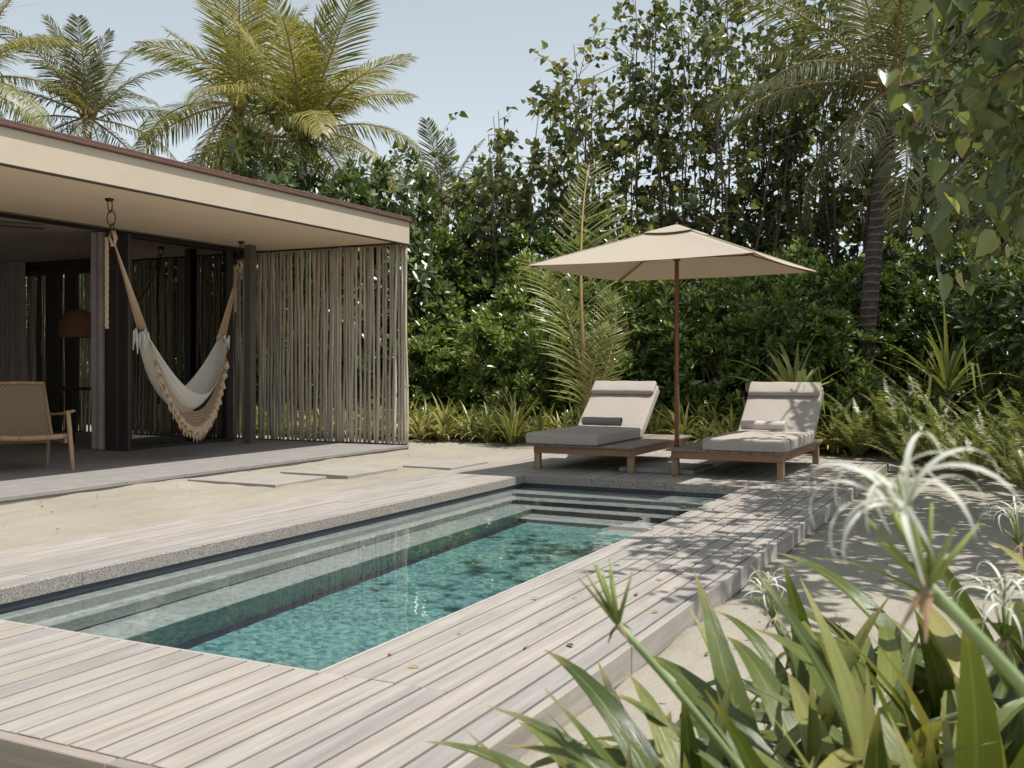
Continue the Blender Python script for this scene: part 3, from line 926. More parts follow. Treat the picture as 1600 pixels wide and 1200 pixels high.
# fringe hanging from both edges: diamond net, scalloped lace band and tassels
for side in (1,):
    mb = MB()
    def edge(t_):
        s = S0 + (S1 - S0) * t_
        return hp(s, side * (width(t_) * .35 + .03), belly(t_) + .012)
    def drop(t_): return .34 * (math.sin(math.pi * t_) ** .25)
    n = 64
    def fp(t_, d):
        t_ = min(max(t_, .02), .98)
        e = edge(t_)
        return e + hn * side * (.015 + .03 * d) + Vector((0, 0, -d * drop(t_)))
    for k in range(n):
        t0 = k / n
        for dirn in (1, -1):
            mb.tube([fp(t0 + dirn * .045 * d, .62 * d) for d in (0, .5, 1.0)], .0035, 4, cap=False)
    V, F = [], []
    m = 120
    for i in range(m + 1):
        t_ = .03 + .94 * i / m
        wig = .02 * math.sin(i * 1.35)
        V.append(fp(t_, .56 + .02 * math.sin(i * .8)) + hn * wig); V.append(fp(t_, .70) + hn * (wig * 1.6)); V.append(fp(t_, .86 + .05 * math.sin(i * .65) + .05 * math.sin(i * 1.3)) + hn * wig * 2.2)
    for i in range(m):
        a = i * 3
        F += [(a, a + 3, a + 4, a + 1), (a + 1, a + 4, a + 5, a + 2)]
    mb.add(V, F)
    for k in range(90):
        t_ = .04 + .92 * k / 89
        p = fp(t_, .80)
        mb.tube([p, p + Vector((random.uniform(-.01, .01), random.uniform(-.01, .01), -random.uniform(.05, .11)))], [.011, .007], 4)
    mb.build('fringe', M['fringe'], ham, smooth=True)

# ------------------------------------------------------------------ armchair on the terrace
ch = empty('armchair', (-9.60, 7.55, 0.05), math.atan2(-.42, .907))
ch.scale = (1.08, 1.12, 1.05)
tag(ch, 'low wooden armchair with woven cord seat and back on the terrace', 'armchair')
def leg(p0, p1, r0, r1, name='leg'):
    p0, p1 = Vector(p0), Vector(p1)
    MB().tube([p0, p0.lerp(p1, .35), p0.lerp(p1, .7), p1], [r0, r0 * .5 + r1 * .62, r1, r1 * .95], 10).build(name, M['chair_wood'], ch, smooth=True, angle=R(60))
for sy in (-1, 1):
    leg((.36, sy * .345, 0), (.30, sy * .315, .60), .017, .023)
    leg((-.36, sy * .29, 0), (-.30, sy * .29, .54), .017, .022)
    # arm rest with a turned up front
    V = [(.37, sy*.345, .60), (.25, sy*.345, .585), (.05, sy*.335, .56), (-.2, sy*.315, .545), (-.34, sy*.30, .55)]
    MB().tube(V, [.022, .034, .03, .024, .018], 8, squash=.5).build('arm_rest', M['chair_wood'], ch, smooth=True)
    MB().box(-.34, .31, sy*.30 - .014, sy*.30 + .014, .27, .325, b=.005).build('side_rail', M['chair_wood'], ch)
    MB().tube([(-.16, sy*.285, .30), (-.47, sy*.285, .86)], [.018, .014], 8).build('back_post', M['chair_wood'], ch, smooth=True)
def curved_rail(x, z, half, dip, r, name):
    MB().tube([(x + dip * (1 - (2*i/8-1)**2), half * (2*i/8 - 1), z - .35 * dip * (1 - (2*i/8-1)**2)) for i in range(9)], r, 8, squash=1.5).build(name, M['chair_wood'], ch, smooth=True)
curved_rail(.30, .345, .31, .03, .019, 'seat_rail')
MB().box(-.32, -.29, -.29, .29, .24, .30, b=.005).build('seat_rail', M['chair_wood'], ch)
curved_rail(-.47, .865, .29, -.02, .014, 'top_rail')
def woven(name, c00, c10, c01, c11, bow, n=16):
    c00, c10, c01, c11 = map(Vector, (c00, c10, c01, c11))
    nrm = (c10 - c00).cross(c01 - c00).normalized()
    me_v, me_f, uvs = [], [], []
    for i in range(n + 1):
        for j in range(n + 1):
            u, v = i / n, j / n
            p = c00.lerp(c10, u).lerp(c01.lerp(c11, u), v)
            me_v.append(p + nrm * bow * (1 - (2*u-1)**2) * (1 - (2*v-1)**2) ** .5)
            uvs.append((u, v))
    for i in range(n):
        for j in range(n):
            a = i * (n + 1) + j
            me_f.append((a, a + n + 1, a + n + 2, a + 1))
    o = MB().add(me_v, me_f).build(name, M['weave'], ch, smooth=True)
    ul = o.data.uv_layers.new(name='UVMap')
    for lp in o.data.loops: ul.data[lp.index].uv = uvs[lp.vertex_index]
    md = o.modifiers.new('thickness', 'SOLIDIFY'); md.thickness = .022
    return o
woven('woven_seat', (.31, -.295, .365), (.31, .295, .365), (-.2, -.28, .315), (-.2, .28, .315), -.015)
woven('woven_back', (-.165, -.275, .32), (-.165, .275, .32), (-.46, -.275, .865), (-.46, .275, .865), -.02)

# ------------------------------------------------------------------ things inside the room
tb = empty('table', (-12.9, 10.6, 0.05))
tag(tb, 'dark console table standing inside the room', 'table')
MB().box(-.8, .8, -.3, .3, .76, .80, b=.004).build('table_top', M['dark_trim'], tb)
for sx in (-1, 1):
    for sy in (-1, 1):
        MB().box(sx*.74 - .025, sx*.74 + .025, sy*.25 - .025, sy*.25 + .025, 0, .7595, b=.003).build('leg', M['dark_trim'], tb)
lp = empty('pendant_lamp', (-12.8, 11.0, 2.954))
tag(lp, 'brown woven dome pendant lamp hanging inside the room', 'pendant lamp')
prof = [(.03, -.93), (.12, -.95), (.22, -1.03), (.275, -1.15), (.285, -1.30), (.27, -1.36)]
V, F = [], []
n = 28
for q, off in ((0, 0), (1, -.008)):
    for (r, z) in prof:
        for k in range(n):
            a = 2 * math.pi * k / n
            V.append(((r + off) * math.cos(a), (r + off) * math.sin(a), z))
for q in range(2):
    for i in range(len(prof) - 1):
        for k in range(n):
            b = q * len(prof) * n
            f = (b + i*n + k, b + i*n + (k+1) % n, b + (i+1)*n + (k+1) % n, b + (i+1)*n + k)
            F.append(f if q else f[::-1])
MB().add(V, F).build('lamp_shade', M['rattan'], lp, smooth=True)
MB().tube([(0, 0, -.001), (0, 0, -.94)], .006, 6).build('cable', M['dark_trim'], lp)
fan = empty('ceiling_fan', (-11.62, 8.10, 2.954))
tag(fan, 'brown bladed ceiling fan under the room ceiling', 'ceiling fan')
MB().tube([(0, 0, -.001), (0, 0, -.05), (0, 0, -.07), (0, 0, -.10)], [.04, .05, .09, .07], 14).build('motor', M['bronze'], fan, smooth=True)
for k in range(3):
    a = R(60 + 120 * k)
    bl = MB().box(.08, 1.05, -.065, .065, -.062, -.052, b=.003).build('blade', M['roof_cap'], fan, rot=(0, 0, a))
# ------------------------------------------------------------------ foliage helpers
M['naupaka'] = mat_leaf('glossy_shrub_leaf', [(0.0, (0.072, 0.126, 0.036)), (0.4, (0.138, 0.216, 0.06)), (0.8, (0.252, 0.336, 0.096)), (1.0, (0.504, 0.516, 0.216))], 0.27, 0.46, 0.9, objvar=0.2)
M['dark_leaf'] = mat_leaf('dark_broad_leaf', [(0.0, (0.05, 0.0875, 0.0325)), (0.6, (0.1, 0.15, 0.05)), (1.0, (0.2, 0.25, 0.0813))], 0.30, 0.32, 0.8, objvar=0.15)
M['heart'] = mat_leaf('heart_shaped_leaf', [(0.0, (0.075, 0.105, 0.045)), (0.5, (0.145, 0.180, 0.070)), (0.86, (0.27, 0.285, 0.11)), (0.985, (0.44, 0.42, 0.14)), (1.0, (0.6, 0.42, 0.13))], 0.33, 0.46, 0.7, objvar=0.2)
M['heart_near'] = mat_leaf('broad_heart_leaf', [(0.0, (0.0825, 0.121, 0.0528)), (0.5, (0.154, 0.198, 0.0715)), (0.88, (0.297, 0.319, 0.11)), (1.0, (0.506, 0.44, 0.132))], 0.27, 0.46, 0.7)
M['palm_gold'] = mat_leaf('golden_palm_leaf', [(0.0, (0.1792, 0.1904, 0.0504)), (0.5, (0.3136, 0.3024, 0.084)), (1.0, (0.504, 0.448, 0.168))], 0.42, 0.36, 0.5, objvar=0.25)  # yellow-green to golden leaf colour, varied per leaflet
M['palm_dark'] = mat_leaf('grey_green_palm_leaf', [(0.0, (0.10, 0.115, 0.06)), (0.6, (0.17, 0.18, 0.085)), (1.0, (0.30, 0.27, 0.14))], 0.42, 0.3, 0.5, objvar=0.2)
M['rachis'] = mat_plain('palm_midrib', (0.30, 0.22, 0.09), 0.5, 0.3, 0.2, 6.0)
M['stripe'] = mat_leaf('striped_border_leaf', [(0.0, (0.20, 0.23, 0.07)), (0.45, (0.38, 0.385, 0.14)), (0.8, (0.56, 0.53, 0.26)), (1.0, (0.70, 0.64, 0.40))], 0.38, 0.32, 0.5, objvar=0.2)
M['palm_young'] = mat_leaf('young_palm_leaf', [(0.0, (0.18, 0.20, 0.05)), (0.5, (0.33, 0.33, 0.10)), (1.0, (0.52, 0.48, 0.21))], 0.38, 0.42, 0.6, objvar=0.2)
M['fern'] = mat_leaf('fern_leaf', [(0.0, (0.12, 0.16, 0.055)), (0.6, (0.22, 0.26, 0.095)), (1.0, (0.40, 0.38, 0.18))], 0.40, 0.35, 0.55, objvar=0.35)
M['pandan'] = mat_leaf('long_strap_leaf', [(0.0, (0.13, 0.18, 0.05)), (0.6, (0.26, 0.29, 0.09)), (1.0, (0.44, 0.43, 0.16))], 0.4, 0.28, 0.5, objvar=0.3)
M['bark'] = mat_wood('grey_bark', (0.09, 0.07, 0.055), (0.22, 0.185, 0.15), 'Z', 0.7, rough=0.9, stain=0.4, bump=0.5)
t = NT('ringed_palm_bark')
v = t.coords('Object')
wv = t.n('ShaderNodeTexWave', wave_type='BANDS', bands_direction='Z'); wv.inputs['Scale'].default_value = 2.6; wv.inputs['Distortion'].default_value = 2.6; wv.inputs['Detail'].default_value = 4
t.l(v, wv.inputs['Vector'])
c = t.ramp(t.noise(v, 11.0, 5, .65), [(0.3, (0.040, 0.030, 0.028)), (0.7, (0.11, 0.085, 0.075))])
c = t.mix(t.ramp(wv.outputs['Fac'], [(0.80, 0.0), (0.96, 0.55)]), c, (0.24, 0.20, 0.175))
M['palm_bark'] = t.done(t.bsdf(c, .9, t.bump(wv.outputs['Fac'], .6, .015), .2))

def unit(a): return a / np.maximum(np.linalg.norm(a, axis=-1, keepdims=True), 1e-9)
LEAF_SPAT = (np.array([[0,0,0],[.70,.155,.03],[.70,0,-.015],[.70,-.155,.03],[.93,.09,-.01],[.93,-.09,-.01],[1,0,-.05]]), np.array([[0,2,1],[0,3,2],[1,2,4],[2,6,4],[2,5,6],[2,3,5]]))
_h = [(0,0,0),(-.10,.20,.07),(.08,.40,.12),(.36,.39,.07),(.68,.21,-.03),(1.0,0,-.16),(.68,-.21,-.05),(.36,-.41,.09),(.08,-.42,.10),(-.10,-.22,.06),(.38,0,-.05)]
LEAF_HEART = (np.array(_h, float), np.array([[10,0,1],[10,1,2],[10,2,3],[10,3,4],[10,4,5],[10,5,6],[10,6,7],[10,7,8],[10,8,9],[10,9,0]]))
LEAF_OVAL = (np.array([[0,0,0],[.35,.23,.03],[.75,.17,.0],[1,0,-.06],[.75,-.17,.0],[.35,-.23,.03],[.5,0,-.03]], float), np.array([[6,0,1],[6,1,2],[6,2,3],[6,3,4],[6,4,5],[6,5,0]]))

def leaves(tmpl, P, D, U, S):
    """place a leaf template at P pointing along D with upper face to U, size S -> V, F"""
    T, TF = tmpl
    P = np.asarray(P, float); D = unit(np.asarray(D, float))
    Z = np.asarray(U, float); Z = unit(Z - D * (Z * D).sum(-1, keepdims=True)); Y_ = np.cross(Z, D)
    S = np.broadcast_to(np.asarray(S, float), (len(P),))[:, None, None]
    V = P[:, None, :] + S * (T[None, :, 0:1] * D[:, None, :] + T[None, :, 1:2] * Y_[:, None, :] + T[None, :, 2:3] * Z[:, None, :])
    F = (TF[None] + (np.arange(len(P)) * len(T))[:, None, None]).reshape(-1, TF.shape[1])
    return V.reshape(-1, 3), F

def rosettes(r, C, A, n, size, tmpl=LEAF_SPAT, lo=25, hi=88):
    """leaf whorls at C with axes A"""
    m = len(C)
    A = unit(A)
    ref = np.where(np.abs(A[:, 2:3]) < .9, [[0, 0, 1.0]], [[1.0, 0, 0]])
    B = unit(np.cross(A, ref)); C2 = np.cross(A, B)
    k = np.arange(n)
    phi = k[None] * 2.399 + r.uniform(0, 6.28, (m, 1)) + r.normal(0, .15, (m, n))
    th = np.radians(lo + (hi - lo) * (k[None] / (n - 1)) + r.normal(0, 7, (m, n)))
    rad = np.cos(phi)[..., None] * B[:, None] + np.sin(phi)[..., None] * C2[:, None]
    D = np.cos(th)[..., None] * A[:, None] + np.sin(th)[..., None] * rad
    U = np.sin(th)[..., None] * A[:, None] - np.cos(th)[..., None] * rad
    S = size * r.uniform(.7, 1.15, (m, n)) * (0.72 + 0.28 * k / (n - 1))
    P = C[:, None] + D * 0.015
    return leaves(tmpl, P.reshape(-1, 3), D.reshape(-1, 3), U.reshape(-1, 3), S.ravel())

def lobes_points(r, lobes, n):
    """points on the outer skin of a heap of ellipsoids, with outward normals"""
    cs = np.array([l[:3] for l in lobes]); rs = np.array([l[3:] for l in lobes])
    pts, nrm = [], []
    while len(pts) < n:
        i = r.integers(0, len(lobes))
        d = unit(r.normal(size=3))
        p = cs[i] + d * rs[i] * (1 - abs(r.normal(0, .13)))
        if p[2] < .12: continue
        q = (((p - cs) / rs) ** 2).sum(1); q[i] = 9
        if q.min() < .55: continue
        pts.append(p); nrm.append(unit(d / rs[i]))
    return np.array(pts), np.array(nrm)

def shrub_proto(name, seed, w, d, h, nros, nleaf, size, mat, tmpl=LEAF_SPAT, label='', cat='shrub', group=None, lo=25, hi=88):
    r = np.random.default_rng(seed)
    root = empty(name)
    tag(root, label, cat, group)
    lb = []
    for k in range(9):
        z = h * (0.12 + .66 * (k / 8)) ; f = 1 - .28 * (k / 8)
        lb.append((r.uniform(-.28, .28) * w, r.uniform(-.25, .25) * d, z, w * r.uniform(.28, .42) * f, d * r.uniform(.30, .42) * f, h * r.uniform(.17, .26)))
    P, N_ = lobes_points(r, lb, nros)
    A = unit(N_ * .55 + np.array([0, 0, .75]) + r.normal(0, .22, P.shape))
    V, F = rosettes(r, P, A, nleaf, size, tmpl, lo, hi)
    # loose inner leaves that fill the heart of the bush
    n2 = int(nros * 1.5)
    P2, N2 = lobes_points(r, [(a, b, c, x * .78, y * .78, z * .8) for a, b, c, x, y, z in lb], n2)
    V2, F2 = leaves(tmpl, P2, N2 + r.normal(0, .7, P2.shape), np.array([0, 0, 1.0]) + r.normal(0, .4, P2.shape), size * r.uniform(.8, 1.3, n2))
    me = mesh_np('foliage', np.concatenate([V, V2]), np.concatenate([F, F2 + len(V)]), M[mat])
    tag(link('foliage', me, None, root), kind='stuff')
    mb = MB()
    for k in range(26):
        p = P[r.integers(0, len(P))] * np.array([.9, .9, .95])
        b = Vector((r.uniform(-.25, .25) * w, r.uniform(-.2, .2) * d, 0))
        e = Vector(p)
        mid = b.lerp(e, .5) + Vector((r.normal(0, .12), r.normal(0, .12), .1))
        mb.tube([b, b.lerp(mid, .5) + Vector((0, 0, .05)), mid, e], [.022, .018, .013, .006], 5)
    mb.build('stems', M['bark'], root, smooth=True)['kind'] = 'stuff'
    return root

def put(root, used, x, y, rz, s, z=0.0):
    """first call moves the prototype itself, later calls copy it"""
    o = copy_tree(root) if used.get(root.name) else root
    used[root.name] = True
    o.location = (x, y, z); o.rotation_euler = (0, 0, rz)
    o.scale = s if hasattr(s, '__len__') else (s, s, s)
    return o
USED = {}

# ------------------------------------------------------------------ hedge of glossy shrubs along the back
lab = 'dense glossy green rosette leaved shrub in the hedge behind the border plants'
hedge = [shrub_proto('hedge_shrub', 40 + k, 2.3, 1.9, 3.3, 400, 15, .20, 'naupaka', label=lab, group='shrubs of the back hedge', lo=8, hi=72) for k in range(3)]
low = [shrub_proto('hedge_shrub', 50 + k, 1.75, 1.5, 2.1, 250, 14, .185, 'naupaka', label=lab, group='shrubs of the back hedge', lo=8, hi=72) for k in range(3)]
def hedge_label(x, row):
    where = ('behind the pole screen' if x < -9.6 else 'beside the end of the pole screen' if x < -7.6 else 'near the young palm' if x < -5.6 else 'behind the shaded lounger' if x < -3.9 else 'behind the parasol pole and pale towel')
    tier = ('low front shrub of the glossy hedge ', 'middle tier shrub of the glossy hedge ', 'tallest tier shrub of the glossy hedge ')[row]
    return tier + where
hp_ = []
x = -20.0
while x < -1.6:
    hp_.append((0, x, 15.75 + random.uniform(-.15, .25), random.uniform(.82, 1.12))); x += random.uniform(.9, 1.25)
x = -24
while x < -.8:
    hp_.append((1, x, 16.75 + random.uniform(-.2, .3), random.uniform(.82, .98))); x += random.uniform(1.25, 1.6)
x = -26
while x < 0:
    hp_.append((2, x, 18.1 + random.uniform(-.3, .3), (1.15 if x < -5.5 else .98) * random.uniform(.94, 1.08))); x += random.uniform(1.4, 1.8)
for i, (row, x, y, s) in enumerate(hp_):
    o = put((low if row == 0 else hedge)[i % 3], USED, x, y, random.uniform(0, 6.28), (s, s, s * random.uniform(.92, 1.1)))
    o['label'] = hedge_label(x, row)
# darker broad leaved bushes on the right and behind the house
labd = 'dark broad leaved bush standing behind the ferns'
dark = [shrub_proto('broadleaf_bush', 60 + k, 2.2, 2.0, 2.9, 330, 9, .17, 'dark_leaf', LEAF_OVAL, labd, 'bush', 'bushes behind the ferns', 35, 100) for k in range(2)]
for i, (u, d, s) in enumerate(((1250, 16.6, .95), (1345, 16.4, .98), (1450, 15.6, .95), (1560, 14.6, 1.0), (1670, 13.4, 1.05), (1780, 12.0, 1.0), (1520, 17.4, 1.15), (1640, 16.2, 1.15))):
    x, y = g(u, d)
    o = put(dark[i % 2], USED, x, y, random.uniform(0, 6.28), s, -.1)
    tag(o, 'dark broad leaved bush just left of the coconut trunk' if False else ('dark broad leaved bush behind the sunlit lounger' if u < 1300 else 'dark broad leaved bush at the foot of the coconut trunk' if u < 1400 else labd))
labk = 'dark bush of the thicket deep behind the hedge'
for i in range(15):
    o = put(dark[i % 2], USED, -24 + i * 2.3 + random.uniform(-.5, .5), 22.5 + random.uniform(-1, 1), random.uniform(0, 6.28), (1.5, 1.5, (1.45 if i < 6 else 1.8) + random.uniform(-.15, .2)), -.1)
    tag(o, labk, 'bush', 'bushes of the back thicket')
labh = 'tall dark leaved tree top showing above the pavilion roof'
for i, (u, d, s) in enumerate(((455, 20.5, 1.62), (590, 20.0, 1.45), (520, 21.5, 1.55), (545, 19.0, 1.36))):
    x, y = g(u, d)
    o = put(dark[i % 2], USED, x, y, random.uniform(0, 6.28), (s * .85, s * .85, s * 1.28))
    tag(o, labh, 'tree', 'dark trees above the roof')
    o.name = 'broadleaf_tree'

# ------------------------------------------------------------------ tall thin stemmed trees with heart shaped leaves
def leafy_tree(name, base, seed, stems, height, spread, twigs, nl, size, mat, label, group, tmpl=LEAF_HEART, lo=.22, keep=None, stem_r=.035, lean=(0, 0)):
    r = np.random.default_rng(seed)
    root = empty(name, (base[0], base[1], base[2] if len(base) > 2 else -.05))
    tag(root, label, 'tree', group)
    mb = MB(); tw = MB()
    P, D = [], []
    for k in range(stems):
        a = r.uniform(0, 6.28); sp = spread * r.uniform(.25, 1.0)
        b = np.array([.25 * math.cos(a), .25 * math.sin(a), 0.0])
        h = height * r.uniform(.72, 1.0)
        e = np.array([sp * math.cos(a) + lean[0], sp * math.sin(a) + lean[1], h])
        m = (b + e) / 2 + r.normal(0, .22, 3) * [1, 1, .4]
        pts = [(1 - t) ** 2 * b + 2 * t * (1 - t) * m + t * t * e for t in np.linspace(0, 1, 9)]
        pts = [p + r.normal(0, .03, 3) for p in pts]
        mb.tube(pts, list(np.linspace(stem_r * r.uniform(.8, 1.2), .007, 9)), 6)
        for q in range(twigs):
            t = lo + (1 - lo) * r.uniform(0, 1) ** .65
            i = min(7, int(t * 8)); p0 = pts[i] + (pts[i + 1] - pts[i]) * (t * 8 - i)
            a2 = r.uniform(0, 6.28); ln = r.uniform(.45, 1.3) * (1.2 - .5 * t)
            d = unit(np.array([math.cos(a2), math.sin(a2), r.uniform(.1, 1.0)]))
            p1 = p0 + d * ln * .55; p2 = p0 + d * ln + np.array([0, 0, r.uniform(-.12, .1)])
            if keep is not None and not keep(p2 + np.array(base[:3] if len(base) > 2 else (*base, -.05))): continue
            tw.tube([p0, p1, p2], [.008, .006, .003], 4, cap=False)
            n_ = int(nl * r.uniform(.6, 1.3))
            for w in range(n_):
                f = .5 + .56 * r.uniform() ** .6
                pp = p0 + (p2 - p0) * f + r.normal(0, .075, 3)
                P.append(pp); D.append(d * .7 + r.normal(0, .65, 3) + np.array([0, 0, -.55]))
    P, D = np.array(P), np.array(D)
    if keep is not None:
        off = np.array(base[:3] if len(base) > 2 else (*base, -.05))
        ok = np.array([keep(p + off) for p in P]); P, D = P[ok], D[ok]
    U = r.normal(0, .6, P.shape) + np.array([0, 0, .6]) + unit(D * [1, 1, 0]) * .8
    V, F = leaves(tmpl, P, D, U, size * r.uniform(.45, 1.3, len(P)))
    tag(link('crown', mesh_np('crown', V, F, M[mat]), None, root), kind='stuff')
    mb.build('trunk', M['bark'], root, smooth=True)
    if tw.n: tw.build('twigs', M['bark'], root, smooth=True)['kind'] = 'stuff'
    return root
labt = 'tall thin stemmed heart leaved tree rising behind the young palm'
grp = 'heart leaved trees behind the hedge'
for i, (u, d, h, sp, st, tws, nl) in enumerate(((985, 20.4, 8.9, 1.5, 8, 22, 10), (1065, 20.8, 9.5, 1.6, 10, 24, 11), (1150, 20.0, 9.0, 1.6, 10, 24, 11), (1235, 20.6, 9.4, 1.6, 10, 24, 11),
                                                (1325, 19.4, 8.4, 1.5, 10, 24, 11), (1420, 19.0, 8.2, 1.6, 10, 24, 11), (1525, 18.4, 8.2, 1.6, 9, 22, 11), (1630, 17.4, 8.0, 1.6, 9, 22, 11),
                                                (930, 21.0, 6.9, 1.3, 8, 18, 10))):
    x, y = g(u, d)
    leafy_tree('heart_leaf_tree', (x, y), 200 + i, st, h, sp, tws, nl, .145, 'heart', labt if u < 1000 else ('tall thin stemmed heart leaved tree rising above the parasol' if u < 1260 else 'tall thin stemmed heart leaved tree beside the coconut trunk' if u < 1480 else 'tall heart leaved tree behind the overhanging branch'), grp)
labs = 'slender sapling with leafy shoots reaching above the hedge near the pavilion end'
for i, (u, d, h, sp, st, tws, nl) in enumerate(((735, 21.0, 6.4, .9, 6, 13, 10), (815, 20.8, 6.4, .9, 6, 14, 10), (665, 21.6, 5.6, 1.0, 6, 13, 10), (610, 22.5, 6.2, .7, 4, 12, 10), (775, 22.0, 5.6, 1.1, 6, 15, 10), (700, 22.5, 5.4, 1.1, 6, 15, 10), (855, 21.8, 5.6, 1.0, 6, 15, 10))):
    x, y = g(u, d)
    leafy_tree('sapling', (x, y), 230 + i, st, h, sp, tws, nl, .16, 'heart', labs, 'saplings above the hedge')

# ------------------------------------------------------------------ tree over the right of the deck, its crown throws the dappled shade
SN, CS = math.sin(YAW), math.cos(YAW)
def near_ok(p):
    sx_ = p[0] - .387 * (p[2] - 1.2)
    if sx_ < -2.35 and 9.0 < p[1] < 13.2: return False
    if p[1] < 4.7: return False
    dep = -SN * p[0] + CS * p[1]; lat = CS * p[0] + SN * p[1]
    if dep < .5: return p[2] > 2.4
    u = 800 + 1607 * lat / dep; v = 573 - 1607 * (p[2] - CAM_H) / dep
    if u > 1640 or v < -60: return p[2] > 1.9 and dep > 2.5
    lim = 1400 + 40 * math.sin(p[2] * 5 + p[1] * 3)
    if dep < 4.0: return False
    return u > lim + max(0, v - 250) * .55 and v < 470
def shade_tree():
    r = np.random.default_rng(77)
    base = np.array([2.3, 8.6, -.1])
    root = empty('shade_tree', base)
    tag(root, 'broad leaved tree with large heart shaped leaves overhanging the right of the deck', 'tree')
    P, D = [], []
    tw = MB(); tr = MB()
    tr.tube([(0,0,0), (-.05,.1,.8), (-.12,.1,1.7), (-.2,0,2.6)], [.16,.13,.115,.1], 10)
    fork = np.array([-.2, 0, 2.6])
    limbs = []
    for k in range(16):
        ey = -3.9 + 8.4 * k / 15 + r.normal(0, .3); ex = r.uniform(-3.9, -2.0) if k % 4 else r.uniform(-1.4, 1.2)
        e = np.array([ex, ey, r.uniform(3.4, 5.6)])
        m = (fork + e) / 2 + np.array([0, 0, .55])
        pts = [(1 - t) ** 2 * fork + 2 * t * (1 - t) * m + t * t * e + r.normal(0, .03, 3) for t in np.linspace(0, 1, 10)]
        tr.tube(pts, list(np.linspace(.06, .012, 10)), 7)
        limbs.append(pts)
    for pts in limbs:
        for q in range(30):
            t = .22 + .78 * r.uniform(0, 1) ** .8
            i = min(8, int(t * 9)); p0 = pts[i] + (pts[i + 1] - pts[i]) * (t * 9 - i)
            a = r.uniform(0, 6.28); ln = r.uniform(.4, 1.15)
            d = unit(np.array([math.cos(a), math.sin(a), r.uniform(-.7, .6)]))
            p2 = p0 + d * ln + np.array([0, 0, -.12])
            if not near_ok(p2 + base) : continue
            tw.tube([p0, (p0 + p2) / 2 + np.array([0, 0, .04]), p2], [.010, .008, .004], 5, cap=False)
            for w in range(int(r.uniform(8, 15))):
                f = r.uniform(.25, 1.05)
                P.append(p0 + (p2 - p0) * f + r.normal(0, .09, 3)); D.append(d * .4 + r.normal(0, .5, 3) + np.array([0, 0, -.7]))
    # hanging leafy shoots at the edge of the picture
    for q in range(95):
        dep = r.uniform(5.8, 9.0); u = r.uniform(1430, 1660); v = r.uniform(-40, 430)
        x, y = g(u, dep); z = CAM_H + (573 - v) / 1607 * dep
        p0 = np.array([x, y, z]) - base + np.array([r.uniform(.2, .6), r.uniform(-.2, .4), r.uniform(.2, .5)])
        p2 = np.array([x, y, z]) - base
        tw.tube([p0, (p0 + p2) / 2 + np.array([0, 0, .05]), p2], [.009, .007, .004], 5, cap=False)
        for w in range(int(r.uniform(6, 11))):
            f = r.uniform(.1, 1.1)
            P.append(p0 + (p2 - p0) * f + r.normal(0, .08, 3)); D.append(r.normal(0, .5, 3) + np.array([0, 0, -.7]))
    P, D = np.array(P), np.array(D)
    ok = np.array([near_ok(p + base) for p in P]); P, D = P[ok], D[ok]
    U = r.normal(0, .55, P.shape) + np.array([0, 0, .6]) + unit(D * [1, 1, 0]) * .8
    V, F = leaves(LEAF_HEART, P, D, U, .15 * r.uniform(.45, 1.35, len(P)))
    tag(link('crown', mesh_np('crown', V, F, M['heart_near']), None, root), kind='stuff')
    tr.build('trunk', M['bark'], root, smooth=True); tw.build('twigs', M['bark'], root, smooth=True)['kind'] = 'stuff'
shade_tree()

# ------------------------------------------------------------------ palms
def frond_mesh(seed, L, bend, n, ll, hang, mat, w=.035, curl=0.0, twist=0.0):
    r = np.random.default_rng(seed)
    S = np.linspace(0, 1, 15)
    ang = -bend * S ** 1.5
    dx = np.cos(ang) * L / 14; dz = np.sin(ang) * L / 14
    X_ = np.concatenate([[0], np.cumsum(dx[:-1])]); Z_ = np.concatenate([[0], np.cumsum(dz[:-1])])
    Y_ = curl * S ** 2 * L
    V, F = [], []
    for side in (1, -1):
        for i in range(n):
            s = .10 + .90 * (i + r.uniform(0, .6)) / n
            x = np.interp(s, S, X_); z = np.interp(s, S, Z_); y = np.interp(s, S, Y_); a = np.interp(s, S, ang)
            fwd = np.array([math.cos(a), 0, math.sin(a)]); upv = np.array([-math.sin(a), 0, math.cos(a)])
            ln = ll * (math.sin(math.pi * min(1, .13 + .84 * s)) ** .6) * r.uniform(.85, 1.1)
            dirv = unit(fwd * (.35 + .55 * s) + np.array([0, side, 0]) * 1.0 + upv * (.25 - .3 * hang) + r.normal(0, .07, 3))
            if r.uniform() < .05: ln *= .35
            if r.uniform() < .08: dirv = unit(dirv + r.normal(0, .35, 3) + np.array([0, 0, -.5]))
            p0 = np.array([x, y, z]); p1 = p0 + dirv * ln * .5
            d2 = unit(dirv + np.array([0, 0, -1.0]) * hang * r.uniform(.7, 1.3)); p2 = p1 + d2 * ln * .3
            d3 = unit(d2 + np.array([0, 0, -1.0]) * hang * r.uniform(.8, 1.5)); p3 = p2 + d3 * ln * .2
            wv = unit(np.cross(dirv, upv)) * w * .5
            b = len(V)
            V += [p0 - wv * .5, p0 + wv * .5, p1 - wv, p1 + wv, p2 - wv * .75, p2 + wv * .75, p3]
            F += [(b, b + 1, b + 3), (b, b + 3, b + 2), (b + 2, b + 3, b + 5), (b + 2, b + 5, b + 4), (b + 4, b + 5, b + 6)]
    me = mesh_np('frond', np.array(V), np.array(F), M[mat])
    mb = MB().tube([(x, y, z) for x, y, z in zip(X_, Y_, Z_)], list(np.linspace(.032, .006, 15) * (L / 3.2)), 5)
    rib = mb.mesh('midrib', M['rachis'], True)
    return me, rib

